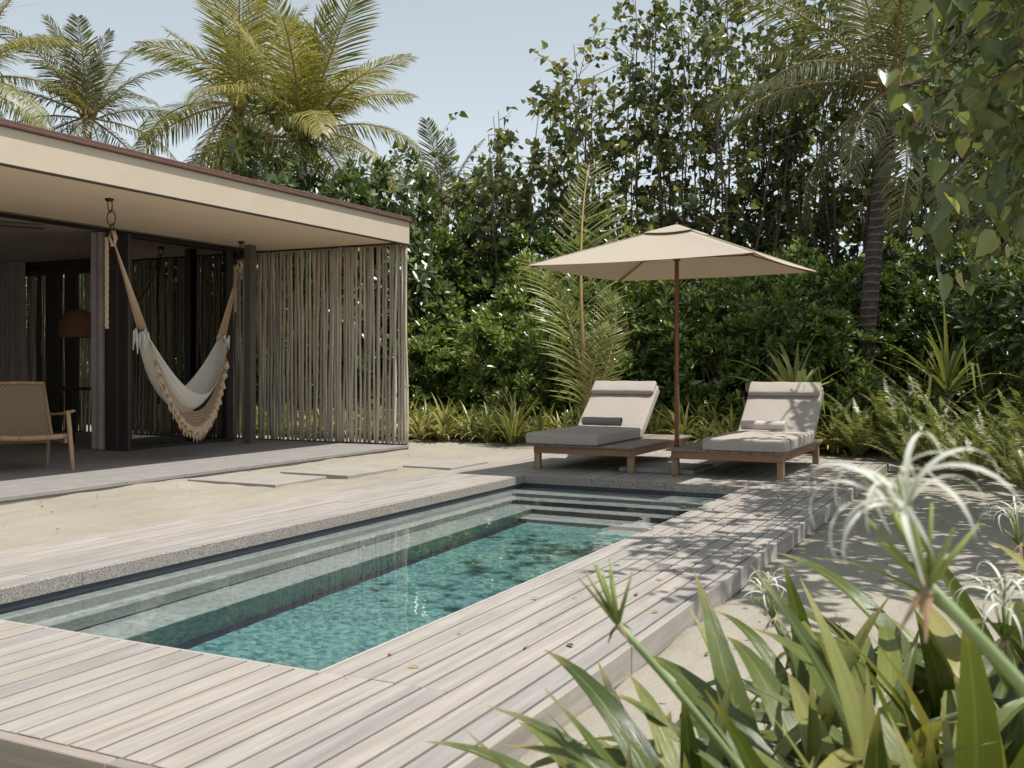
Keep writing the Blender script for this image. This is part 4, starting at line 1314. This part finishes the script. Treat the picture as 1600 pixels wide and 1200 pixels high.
def trunk_mesh(h, r0, r1, lean, seed):
    r = random.Random(seed)
    pts, rad = [], []
    n = max(12, int(h / .055))
    for i in range(n + 1):
        s = i / n
        pts.append((lean[0] * s ** 1.6, lean[1] * s ** 1.6, h * s))
        rad.append((r0 + (r1 - r0) * s ** .6 + .18 * r0 * math.exp(-s * 12)) * (1.03 if i % 2 == 0 else .97) * r.uniform(.975, 1.025))
    return MB().tube(pts, rad, 14)

def palm(name, base, h, lean, fr, specs, seed, label, group, r0=.16, r1=.11, z0=-.1):
    r = random.Random(seed)
    root = empty(name, (base[0], base[1], z0))
    tag(root, label, 'palm tree', group)
    if h > .3:
        trunk_mesh(h, r0, r1, lean, seed).build('trunk', M['palm_bark'], root, smooth=True, angle=R(80))
    top = Vector((lean[0], lean[1], h))
    if h > .3:                                               # fibrous leaf bases under the crown
        mb = MB()
        for k in range(16):
            a = r.uniform(0, 6.28); d = Vector((math.cos(a), math.sin(a), 0))
            mb.tube([top + d * r1 * .7 + Vector((0, 0, -.30)), top + d * r1 * 1.4 + Vector((0, 0, .0)), top + d * .30 + Vector((0, 0, .32))], [.03, .045, .02], 5)
        mb.build('leaf_bases', M['rachis'], root, smooth=True)['kind'] = 'stuff'
    for (az, el, sc, kind) in specs:
        me, rib = fr[kind]
        f = link('frond', me, None, root, top + Vector((math.cos(R(az)) * r1 * .6, math.sin(R(az)) * r1 * .6, r.uniform(-.05, .1))), (r.uniform(-.25, .25), -R(el), R(az)), sc)
        link('midrib', rib, None, f)
    return root
def crown(seed, n, el_hi=85, el_lo=-35, kinds=(0, 1, 2), sc=(.85, 1.1)):
    r = random.Random(seed); out = []
    for k in range(n):
        t = k / (n - 1)
        el = el_hi + (el_lo - el_hi) * t ** 1.15 + r.uniform(-6, 6)
        out.append((k * 137.5 + r.uniform(-18, 18), el, r.uniform(*sc) * (.72 + .28 * min(1, t * 3 + .3)), kinds[min(len(kinds) - 1, int(t * len(kinds)))]))
    return out
FG = [frond_mesh(1, 3.3, .45, 84, .95, .30, 'palm_gold', .030), frond_mesh(2, 3.5, .95, 86, .95, .65, 'palm_gold', .030), frond_mesh(3, 3.4, 1.25, 80, .9, 1.1, 'palm_gold', .030)]
FD = [frond_mesh(4, 3.0, .5, 60, .75, .35, 'palm_dark'), frond_mesh(5, 3.2, 1.0, 58, .70, .7, 'palm_dark'), frond_mesh(6, 3.1, 1.2, 46, .55, 1.1, 'palm_dark', .03)]
FR = [frond_mesh(14, 3.1, .5, 80, .80, .5, 'palm_dark', .028), frond_mesh(15, 3.3, .9, 84, .85, 1.3, 'palm_dark', .028), frond_mesh(16, 3.2, 1.1, 70, .75, 1.6, 'palm_dark', .026)]
def pz(v, dep): return CAM_H + (573 - v) / 1607 * dep
x, y = g(465, 22); palm('coconut_palm', (x, y), pz(215, 22) + .1, (.05, .1), FG, crown(11, 24, 88, -18), 1, 'golden green coconut palm with full crown, trunk rising above the pavilion roof end', 'coconut palms behind the pavilion')
x, y = g(378, 25); palm('coconut_palm', (x, y), pz(165, 25) + .1, (-.1, .0), FG, crown(12, 20, 86, -75), 2, 'golden coconut palm with hanging dry fronds beside the fuller crowned palm', 'coconut palms behind the pavilion')
x, y = g(130, 30); palm('coconut_palm', (x, y), pz(188, 30) + .1, (.2, .0), FD, [(a, e, s * 1.05, k) for a, e, s, k in crown(13, 21, 88, -30)], 3, 'grey green coconut palm with drooping bare lower fronds, farther behind the roof', 'coconut palms behind the pavilion', r0=.15)
x, y = g(-65, 26); palm('coconut_palm', (x, y), pz(130, 26) + .1, (.0, .0), FG, [(a, e, s * 1.15, k) for a, e, s, k in crown(14, 18, 80, -25)], 4, 'grey green palm whose fronds reach in beside the roof corner', 'coconut palms behind the pavilion', r0=.15)
x, y = g(690, 27); palm('coconut_palm', (x, y), pz(335, 27) + .1, (.0, .0), FD, [(a, e, s * .8, k) for a, e, s, k in crown(15, 13, 85, -10)], 5, 'small distant palm top peeking over the hedge by the pavilion end', 'coconut palms behind the pavilion', r0=.13)
x, y = g(1347, 15.2); tx, ty = g(1396, 15.2)
palm('coconut_palm', (x, y), pz(140, 15.2) + .1, (tx - x, ty - y), FR, [(178, 18, .95, 1), (200, 8, .85, 2), (150, 40, .9, 1), (120, 62, .9, 0), (215, 45, .9, 1), (235, 15, .8, 2), (250, 60, .9, 0), (280, 35, .95, 1), (310, 55, .95, 0), (330, 20, .9, 1), (10, 40, .9, 1), (40, 60, .95, 0), (60, 20, .9, 1), (95, 30, .95, 1), (90, 80, .8, 0), (190, -35, .75, 2), (290, -45, .8, 2), (355, -55, .85, 2), (255, -20, .75, 2)], 6,
     'dark ringed trunk coconut palm standing among the ferns and heart leaved trees', 'coconut palms', r0=.135, r1=.115)
# young coconut with fronds rising straight from the ground
FY = [frond_mesh(7, 4.3, .85, 58, .92, .45, 'palm_young', .025, .12), frond_mesh(8, 3.6, .95, 54, 1.0, .55, 'palm_young', .026, -.10), frond_mesh(9, 2.9, 1.2, 46, .9, .9, 'palm_young', .026, .06)]
x, y = g(918, 14.9)
yp = palm('young_palm', (x, y), .25, (0, 0), FY, [], 7, 'young coconut palm with tall upright fronds growing behind the loungers', None, z0=0.1)
# azimuth, elevation, turn about its own length away from the lawn, size, kind
for az, el, roll, sc, k in ((235, 87, -35, 1.0, 0), (30, 70, 35, .62, 1), (170, 83, 50, .80, 1), (300, 70, -35, .55, 2)):
    e = Euler((0, -R(el), R(az))).to_matrix()
    tgt = Vector((SN, -CS, 0))
    fx_ = e @ Vector((1, 0, 0)); n_ = (tgt - fx_ * tgt.dot(fx_)).normalized()
    m3 = Matrix((fx_, n_.cross(fx_), n_)).transposed() @ Matrix.Rotation(R(roll), 3, 'X')
    f = link('frond', FY[k][0], None, yp, (0, 0, .2), m3.to_euler(), sc)
    link('midrib', FY[k][1], None, f)

# ------------------------------------------------------------------ strap leaved plants
def strap_leaf(r, L, w, e0, e1, seg=6, fold=.3, s0=0.35):
    """leaf running out along +X, starting at elevation e0 and ending at e1"""
    V, F = [], []
    x = z = 0.0
    for i in range(seg + 1):
        s = i / seg
        e = e0 + (e1 - e0) * s ** 1.3
        ww = w * (s0 + (1 - s0) * min(1, s * 4)) * max(0.02, (1 - s ** 3.2)) * .5
        V += [(x, -ww, z + ww * fold), (x, 0, z), (x, ww, z + ww * fold)]
        x += math.cos(e) * L / seg; z += math.sin(e) * L / seg
    for i in range(seg):
        a = i * 3
        F += [(a, a + 3, a + 4, a + 1), (a + 1, a + 4, a + 5, a + 2)]
    return V, F
def tuft_mesh(seed, n, L, w, mat, e_hi=88, e_lo=25, curve=(30, 110), seg=5, name='leaves', spread=.05):
    r = random.Random(seed); mb = MB()
    for k in range(n):
        a = r.uniform(0, 6.28); e0 = R(r.uniform(e_lo, e_hi)); e1 = e0 - R(r.uniform(*curve))
        V, F = strap_leaf(r, L * r.uniform(.6, 1.15), w * r.uniform(.7, 1.2), e0, e1, seg)
        ca, sa = math.cos(a), math.sin(a); ox, oy = r.uniform(-spread, spread), r.uniform(-spread, spread)
        mb.add([(x * ca - y * sa + ox, x * sa + y * ca + oy, z) for x, y, z in V], F)
    return mb.mesh(name, M[mat])
labb = 'yellow striped strap leaved border plant at the foot of the hedge'
bm_ = [tuft_mesh(300 + k, 46, .62, .042, 'stripe') for k in range(4)]
bidx = 0
for row in range(3):
    x = -13.5 + .15 * row
    while x < -2.3:
        yb = 14.1 + row * .42 + .06 * (x + 9) + random.uniform(-.1, .1)
        o = empty('border_plant', (x, yb, -.03), random.uniform(0, 6.28))
        s = random.uniform(.8, 1.2) * (1 + .08 * row); o.scale = (s, s, s)
        tag(o, labb, 'plant', 'border plants below the hedge')
        tag(link('leaves', bm_[random.randrange(4)], None, o), kind='stuff')
        x += random.uniform(.30, .46)
# one taller greener tuft in the border
tall = tuft_mesh(320, 40, .85, .04, 'pandan', 88, 30, (10, 60))
x, y = g(800, 15.6); o = empty('spiky_plant', (x, y, 0)); tag(o, 'upright spiky green plant standing above the striped border', 'plant'); tag(link('leaves', tall, None, o), kind='stuff')

# pandanus like plants with long creased leaves
def pandan(u, dep, z0, n, L, w, seed, label, hi=88, lo=20, stem=.35):
    r = random.Random(seed)
    x, y = g(u, dep)
    root = empty('screw_pine', (x, y, z0))
    tag(root, label, 'plant')
    MB().tube([(0, 0, 0), (.02, 0, stem * .6), (0, .02, stem)], [.07, .06, .05], 8).build('stem', M['palm_bark'], root, smooth=True)
    for k in range(n):
        a = k * 2.399 + r.uniform(-.3, .3); e0 = R(hi + (lo - hi) * (k / n)); 
        V, F = strap_leaf(r, L * r.uniform(.7, 1.1), w * r.uniform(.8, 1.1), e0, e0 - R(r.uniform(15, 60)), 5, .5)
        if r.random() < .35:                                   # creased leaf: tip folds sharply down
            V = [(vx, vy, vz) if i < 12 else (V[10][0] + (vx - V[10][0]) * .25, vy, V[10][2] - math.dist((vx, vz), (V[10][0], V[10][2])) * .95) for i, (vx, vy, vz) in enumerate(V)]
        MB().add(V, F).build('leaf', M['pandan'], root, (0, 0, stem * .9), (0, 0, a))
pandan(1243, 14.2, -.05, 20, 1.25, .085, 5, 'screw pine with long creased yellow green leaves behind the second lounger', stem=.75)
pandan(1480, 13.4, -.1, 30, 1.25, .055, 6, 'spiky dark green screw pine rising above the ferns', stem=1.0)

# ------------------------------------------------------------------ ferns
def fern_frond(seed, L, bend, n, pl):
    r = np.random.default_rng(seed)
    S = np.linspace(0, 1, 12); ang = -bend * S ** 1.4
    X_ = np.concatenate([[0], np.cumsum(np.cos(ang[:-1]) * L / 11)]); Z_ = np.concatenate([[0], np.cumsum(np.sin(ang[:-1]) * L / 11)])
    V, F = [], []
    for side in (1, -1):
        for i in range(n):
            s = .10 + .89 * i / n
            x, z, a = np.interp(s, S, X_), np.interp(s, S, Z_), np.interp(s, S, ang)
            fwd = np.array([math.cos(a), 0, math.sin(a)]); up = np.array([-math.sin(a), 0, math.cos(a)])
            ln = pl * min(1, (s - .05) * 6) * (1 - s ** 2.2) ** .8 * r.uniform(.85, 1.1) + .008
            d = unit(fwd * .25 + np.array([0, side, 0]) + up * r.normal(-.05, .12))
            p = np.array([x, 0, z]); wv = fwd * L * .42 / n
            b = len(V)
            V += [p - wv, p + wv, p + d * ln * .6 + wv * .9, p + d * ln * .6 - wv * .9, p + d * ln - np.array([0, 0, ln * .12])]
            F += [(b, b + 1, b + 2), (b, b + 2, b + 3), (b + 3, b + 2, b + 4)]
    b = len(V)
    for i in range(12):
        V += [(X_[i], -.004, Z_[i] + .001), (X_[i], .004, Z_[i] + .001)]
    for i in range(11):
        q = b + 2 * i; F += [(q, q + 2, q + 3), (q, q + 3, q + 1)]
    return mesh_np('frond', np.array([list(map(float, v)) for v in V]), np.array(F), M['fern'])
ff = [fern_frond(400 + k, random.uniform(.95, 1.2), random.uniform(.3, 1.2), 32, random.uniform(.095, .125)) for k in range(6)]
labf = 'bushy green fern with arching fronds on the shady side of the deck'
fern_spots = [(1300, 13.9, .8), (1345, 13.6, .85), (1395, 13.3, 1.0), (1445, 12.9, .95), (1490, 12.5, 1.0), (1540, 12.0, .95), (1590, 11.5, 1.0), (1640, 10.9, 1.0), (1330, 14.6, 1.05), (1385, 14.3, 1.25),
              (1440, 14.0, 1.15), (1500, 13.6, 1.3), (1560, 13.0, 1.15), (1615, 12.4, 1.2), (1665, 11.8, 1.2), (1420, 12.2, .7), (1475, 11.7, .75), (1530, 11.2, .75), (1585, 10.6, .8), (1640, 10.0, .85), (1605, 9.6, .7), (1290, 14.9, .9), (1570, 14.0, 1.3), (1620, 13.6, 1.35), (1460, 14.8, 1.35)]
for i, (u, d, s) in enumerate(fern_spots):
    x, y = g(u, d)
    root = empty('fern', (x, y, -.08), random.uniform(0, 6.28)); root.scale = (s, s, s)
    lf = ('fern at the back corner of the deck by the lounger' if u < 1360 else 'tall arching fern below the screw pine and palm trunk' if s > 1.1 else 'small low fern on the edge of the shaded sand' if s < .86 else 'bushy mid sized fern between the palm and the sand')
    tag(root, lf, 'fern', 'ferns beside the deck')
    nf = 13
    for k in range(nf):
        e = R(random.uniform(38, 86)); a = k * 2.399 + random.uniform(-.3, .3)
        link('frond', ff[random.randrange(6)], None, root, (random.uniform(-.05, .05), random.uniform(-.05, .05), random.uniform(0, .1)), (random.uniform(-.4, .4), -e, a), random.uniform(.75, 1.15))

# ------------------------------------------------------------------ spider lilies in the foreground
def mat_lily():
    t = NT('fleshy_lily_leaf')
    oi = t.n('ShaderNodeObjectInfo')
    c = t.ramp(oi.outputs['Random'], [(0.0, (0.060, 0.090, 0.020)), (0.5, (0.130, 0.165, 0.038)), (0.88, (0.25, 0.27, 0.07)), (1.0, (0.38, 0.34, 0.12))])
    v = t.coords('UV', (70, 2.0, 1))
    c = t.mix(0.5, c, t.ramp(t.noise(v, 1.0, 4), [(0.3, 0.75), (0.7, 1.15)]), 'MULTIPLY')
    v2 = t.coords('Object', rand=9)
    spots = t.noise(v2, 26.0, 3, .6)
    c = t.mix(t.ramp(spots, [(0.74, 0.0), (0.80, 0.5)]), c, (0.22, 0.15, 0.06))
    uvn = t.n('ShaderNodeTexCoord'); sp = t.n('ShaderNodeSeparateXYZ'); t.l(uvn.outputs['UV'], sp.inputs[0])
    tipn = t.n('ShaderNodeMath', operation='MULTIPLY_ADD'); t.l(spots, tipn.inputs[0]); tipn.inputs[1].default_value = .08; t.l(sp.outputs[1], tipn.inputs[2])
    c = t.mix(t.ramp(tipn.outputs[0], [(0.93, 0.0), (1.0, 0.7)], 'LINEAR'), c, (0.36, 0.29, 0.11))
    c = t.mix(t.ramp(sp.outputs[0], [(0.44, 0.0), (0.5, 0.4), (0.56, 0.0)]), c, (0.33, 0.37, 0.16))
    p = t.bsdf(c, 0.24, t.bump(t.noise(v, 1.0, 3), .5, .003), .7)
    tr = t.n('ShaderNodeBsdfTranslucent'); t.l(t.mix(1.0, c, (1.0, 1.0, .5), 'MULTIPLY'), tr.inputs['Color'])
    br = t.n('ShaderNodeMixShader'); br.inputs[0].default_value = .30
    t.l(p, br.inputs[1]); t.l(tr.outputs[0], br.inputs[2])
    return t.done(br.outputs[0])
M['lily'] = mat_lily()
M['stalk'] = mat_plain('pale_green_stalk', (0.20, 0.26, 0.11), 0.45, 0.4, 0.15, 9.0)
M['petal'] = mat_leaf('white_petal', [(0, (0.72, 0.72, 0.62)), (1, (0.85, 0.85, 0.78))], .5, .35, .3, (1, 1, .92))
M['bud'] = mat_plain('green_flower_tube', (0.22, 0.27, 0.08), 0.5, 0.3, 0.25, 20.0)
M['husk'] = mat_plain('withered_husk', (0.26, 0.17, 0.10), 0.8, 0.2, 0.4, 30.0)

def lily_leaf(seed, L, w, e0, e1, dip=0.0, seg=14):
    r = random.Random(seed)
    V, F, UV = [], [], []
    x = z = 0.0
    for i in range(seg + 1):
        s = i / seg
        e = e0 + (e1 - e0) * s ** 1.4 + dip * math.sin(s * 6.28)
        prof = (.55 + .45 * min(1, s * 2.6)) * (1 - max(0, (s - .45) / .55) ** 1.9)
        ww = max(.0008, w * .5 * prof)
        fold = .55 * (1 - .6 * s)
        tw = .25 * math.sin(s * 2 + seed)
        for q, k in enumerate((-1, -.5, 0, .5, 1)):
            yy = ww * k; zz = ww * fold * abs(k) ** 1.3
            V.append((x - math.sin(e) * zz, yy, z + math.cos(e) * zz + yy * tw)); UV.append((.5 + .5 * k, s))
        x += math.cos(e) * L / seg; z += math.sin(e) * L / seg
    for i in range(seg):
        for q in range(4):
            a = i * 5 + q
            F.append((a, a + 5, a + 6, a + 1))
    me = MB().add(V, F).mesh('leaf', M['lily'], True)
    ul = me.uv_layers.new(name='UVMap')
    for lp in me.loops: ul.data[lp.index].uv = UV[lp.vertex_index]
    return me
LL = [lily_leaf(1, .74, 0.0648, R(84), R(45)), lily_leaf(2, .80, 0.0672, R(80), R(-5)), lily_leaf(3, .85, 0.0648, R(78), R(-60)), lily_leaf(4, .92, 0.0600, R(74), R(-100), .12),
      lily_leaf(5, .72, 0.0576, R(66), R(10)), lily_leaf(6, .86, 0.0696, R(76), R(-85), -.08), lily_leaf(7, .66, 0.0600, R(88), R(68)), lily_leaf(8, .95, 0.0648, R(66), R(-30)), lily_leaf(9, .9, 0.0672, R(82), R(-120), .05), lily_leaf(10, .7, 0.0552, R(58), R(-25))]
def lily(dep, u, seed, n=13, s=1.0, label='broad strap leaved spider lily in the foreground clump', group='spider lilies of the foreground clump', hi=1.0):
    r = random.Random(seed)
    x, y = g(u, dep)
    root = empty('spider_lily', (x, y, -.115), r.uniform(0, 6.28)); root.scale = (s, s, s)
    tag(root, label, 'plant', group)
    for k in range(n):
        a = k * 2.399 + r.uniform(-.35, .35)
        i = r.choice((0, 1, 2, 3, 4, 5, 7, 8, 9)) if k > 2 else r.choice((0, 6, 1))
        link('leaf', LL[i], None, root, (.035 * math.cos(a), .035 * math.sin(a), 0), (r.uniform(-.2, .2), r.uniform(-.12, .12), a), r.uniform(.8, 1.1))
    return root
def petal_mesh(seed, L, w, e0, e1):
    r = random.Random(seed)
    V, F = strap_leaf(r, L, w, R(e0), R(e1), 12, .35, .8)
    return MB().add(V, F).mesh('petal', M['petal'], True)
PET = [petal_mesh(1, .125, .006, 55, -115), petal_mesh(2, .115, .0055, 40, -130), petal_mesh(3, .135, .006, 70, -105)]
def flower_head(root, base, top, nfl, seed, rad=.0105, fresh=2, tube=.075, spread=.9, ps=1.0, ptilt=0.0, mid=None):
    """stalk with an umbel of spidery flowers (stalk > flower tubes, petals)"""
    r = random.Random(seed)
    base, top = Vector(base), Vector(top)
    mid = mid if mid is not None else base.lerp(top, .55) + Vector((.01, .0, .02))
    ctl = mid * 2 - (base + top) / 2
    st = MB().tube([base * (1 - q) ** 2 + ctl * 2 * q * (1 - q) + top * q * q for q in [w_ / 12 for w_ in range(13)]], [rad * (1.2 - .35 * w_ / 12) for w_ in range(13)], 10).build('flower_stalk', M['stalk'], root, smooth=True)
    ax_ = (top - mid).normalized()
    ax_ = (ax_ * .5 + Vector((0, 0, .6))).normalized()
    mb = MB()
    for k in range(5):
        a = r.uniform(0, 6.28)
        d = Vector((math.cos(a), math.sin(a), r.uniform(-1.2, .3)))
        mb.tube([top, top + d * .012, top + d * r.uniform(.02, .042) + Vector((0, 0, -.012))], [.004, .005, .001], 4, squash=.4)
    mb.build('bract', M['husk'], st)
    for k in range(nfl):
        a = k * 2.399 + r.uniform(-.3, .3); sp = spread * (k + .5) / nfl
        d = (ax_ + Vector((math.cos(a), math.sin(a), 0)) * sp).normalized()
        e = top + d * tube * r.uniform(.85, 1.15)
        fresh_here = k < fresh
        MB().tube([top + d * .004, top.lerp(e, .5), e], [.0045, .0032, .004 if fresh_here else .0015], 6).build('flower_tube', M['bud'], st, smooth=True)
        if fresh_here:
            q = d.to_track_quat('Z', 'Y')
            for j in range(6):
                eu = (q @ Euler((0, ptilt, j * math.pi / 3 + r.uniform(-.2, .2))).to_quaternion()).to_euler()
                link('petal', PET[(j + k) % 3], None, st, e, eu, ps * r.uniform(.8, 1.1))
            mb = MB()
            for j in range(4):
                b = j * 1.6
                mb.tube([e, e + d * .03 + Vector((.02 * math.cos(b), .02 * math.sin(b), .01))], [.0012, .0007], 4)
            mb.build('stamens', M['bud'], st)
    return st
spots = [(1.85, 1010, .95), (2.0, 1070, .95), (1.6, 1110, 1.0), (1.85, 1160, 1.05), (2.1, 1100, .95), (1.55, 1225, 1.0), (1.95, 1260, 1.05), (2.2, 1220, 1.0), (1.7, 1340, 1.0), (2.05, 1370, 1.05), (2.35, 1310, .95),
         (1.6, 1450, 1.0), (1.95, 1500, 1.05), (2.3, 1440, 1.0), (1.75, 1590, 1.0), (2.15, 1600, 1.05), (2.6, 1540, 1.0), (2.75, 1640, 1.05), (2.5, 1690, 1.1), (1.35, 1180, .9), (1.35, 1380, .9), (1.35, 1560, .9), (1.5, 1060, .85),
         (1.5, 1130, .9), (1.5, 1300, .95), (1.8, 1420, 1.0), (1.5, 1500, .95), (2.2, 1520, 1.0), (1.2, 1290, .8), (1.2, 1480, .8)]
lilies = []
for i, (d, u, s) in enumerate(spots):
    ll_ = ('spider lily of the clump, leaves reaching over the deck edge' if u < 1060 else 'spider lily of the clump below the curling white blooms' if u < 1240 else 'spider lily in the thick of the leafy clump' if u < 1480 else 'spider lily of the clump under the thick pale flower stalk')
    lilies.append(lily(d, u, 900 + i, 17, s * (1.0 + .00045 * max(0, u - 1150)), ll_))
def world_at(u, v, dep):
    x, y = g(u, dep); return Vector((x, y, CAM_H + (573 - v) / 1607 * dep))
def flower_plant(u, dep, seed, label, head, n=8, s=.9, mid=None, **kw):
    r_ = lily(dep, u, seed, n, s, label, None)
    if 'group' in r_.keys(): del r_['group']
    r_.rotation_euler = (0, 0, 0); r_.scale = (1, 1, 1)
    o = r_.location
    flower_head(r_, (0, 0, .05), Vector(head) - o, seed=seed, mid=(Vector(mid) - o) if mid is not None else None, **kw)
    return r_
flower_plant(2420, 1.28, 951, 'spider lily whose thick pale stalk carries the largest drooping white blooms', world_at(1450, 915, 1.02), nfl=9, rad=.0082, tube=.085, ps=1.12, spread=1.1, fresh=3)
flower_plant(1480, 1.8, 952, 'spider lily with a nearly spent thin green seed head leaning over the deck', world_at(965, 975, 1.72), nfl=9, rad=.0075, fresh=0, tube=.10, spread=.6)
flower_plant(1290, 2.9, 953, 'spider lily with white curling blooms close to the deck edge', world_at(1208, 965, 2.95), nfl=5, rad=.008, tube=.09, ps=.95, fresh=3)
flower_plant(1640, 2.3, 954, 'spider lily with white blooms rising from the densest leaves', world_at(1570, 1000, 2.15), nfl=6, rad=.009, tube=.10, ps=1.1, fresh=3)
flower_plant(1720, 3.2, 955, 'spider lily with white blooms in front of the ferns', world_at(1592, 850, 3.1), nfl=5, rad=.009, tube=.09, ps=1.1, fresh=2)

# ------------------------------------------------------------------ fallen leaves and bits on the ground
r = np.random.default_rng(5)
n = 520
P = np.zeros((n, 3))
for i in range(n):
    k = r.uniform()
    if k < .5: P[i] = (r.uniform(-1.35, 1.5), r.uniform(3.2, 13), -.104)
    elif k < .8: P[i] = (r.uniform(-9.5, -2), r.uniform(13.3, 14.3), -.022)
    elif k < .92: P[i] = (r.uniform(-7.6, -5.9), r.uniform(4, 12.5), .008)
    else: P[i] = (r.uniform(-2.3, -1.5), r.uniform(3, 12.8), .006)
D = r.normal(size=(n, 3)) * [1, 1, .12]
M['litter'] = mat_leaf('dry_fallen_leaf', [(0, (0.12, 0.08, 0.045)), (0.6, (0.26, 0.18, 0.09)), (1, (0.40, 0.31, 0.15))], .7, .1, .2)
V, F = leaves(LEAF_OVAL, P, D, np.array([0, 0, 1.0]) + r.normal(0, .25, P.shape), r.uniform(.015, .055, n))
tag(link('leaf_litter', mesh_np('leaf_litter', V, F, M['litter'])), 'small dry leaves and bits scattered over the sand and deck', 'leaf litter', kind='stuff')
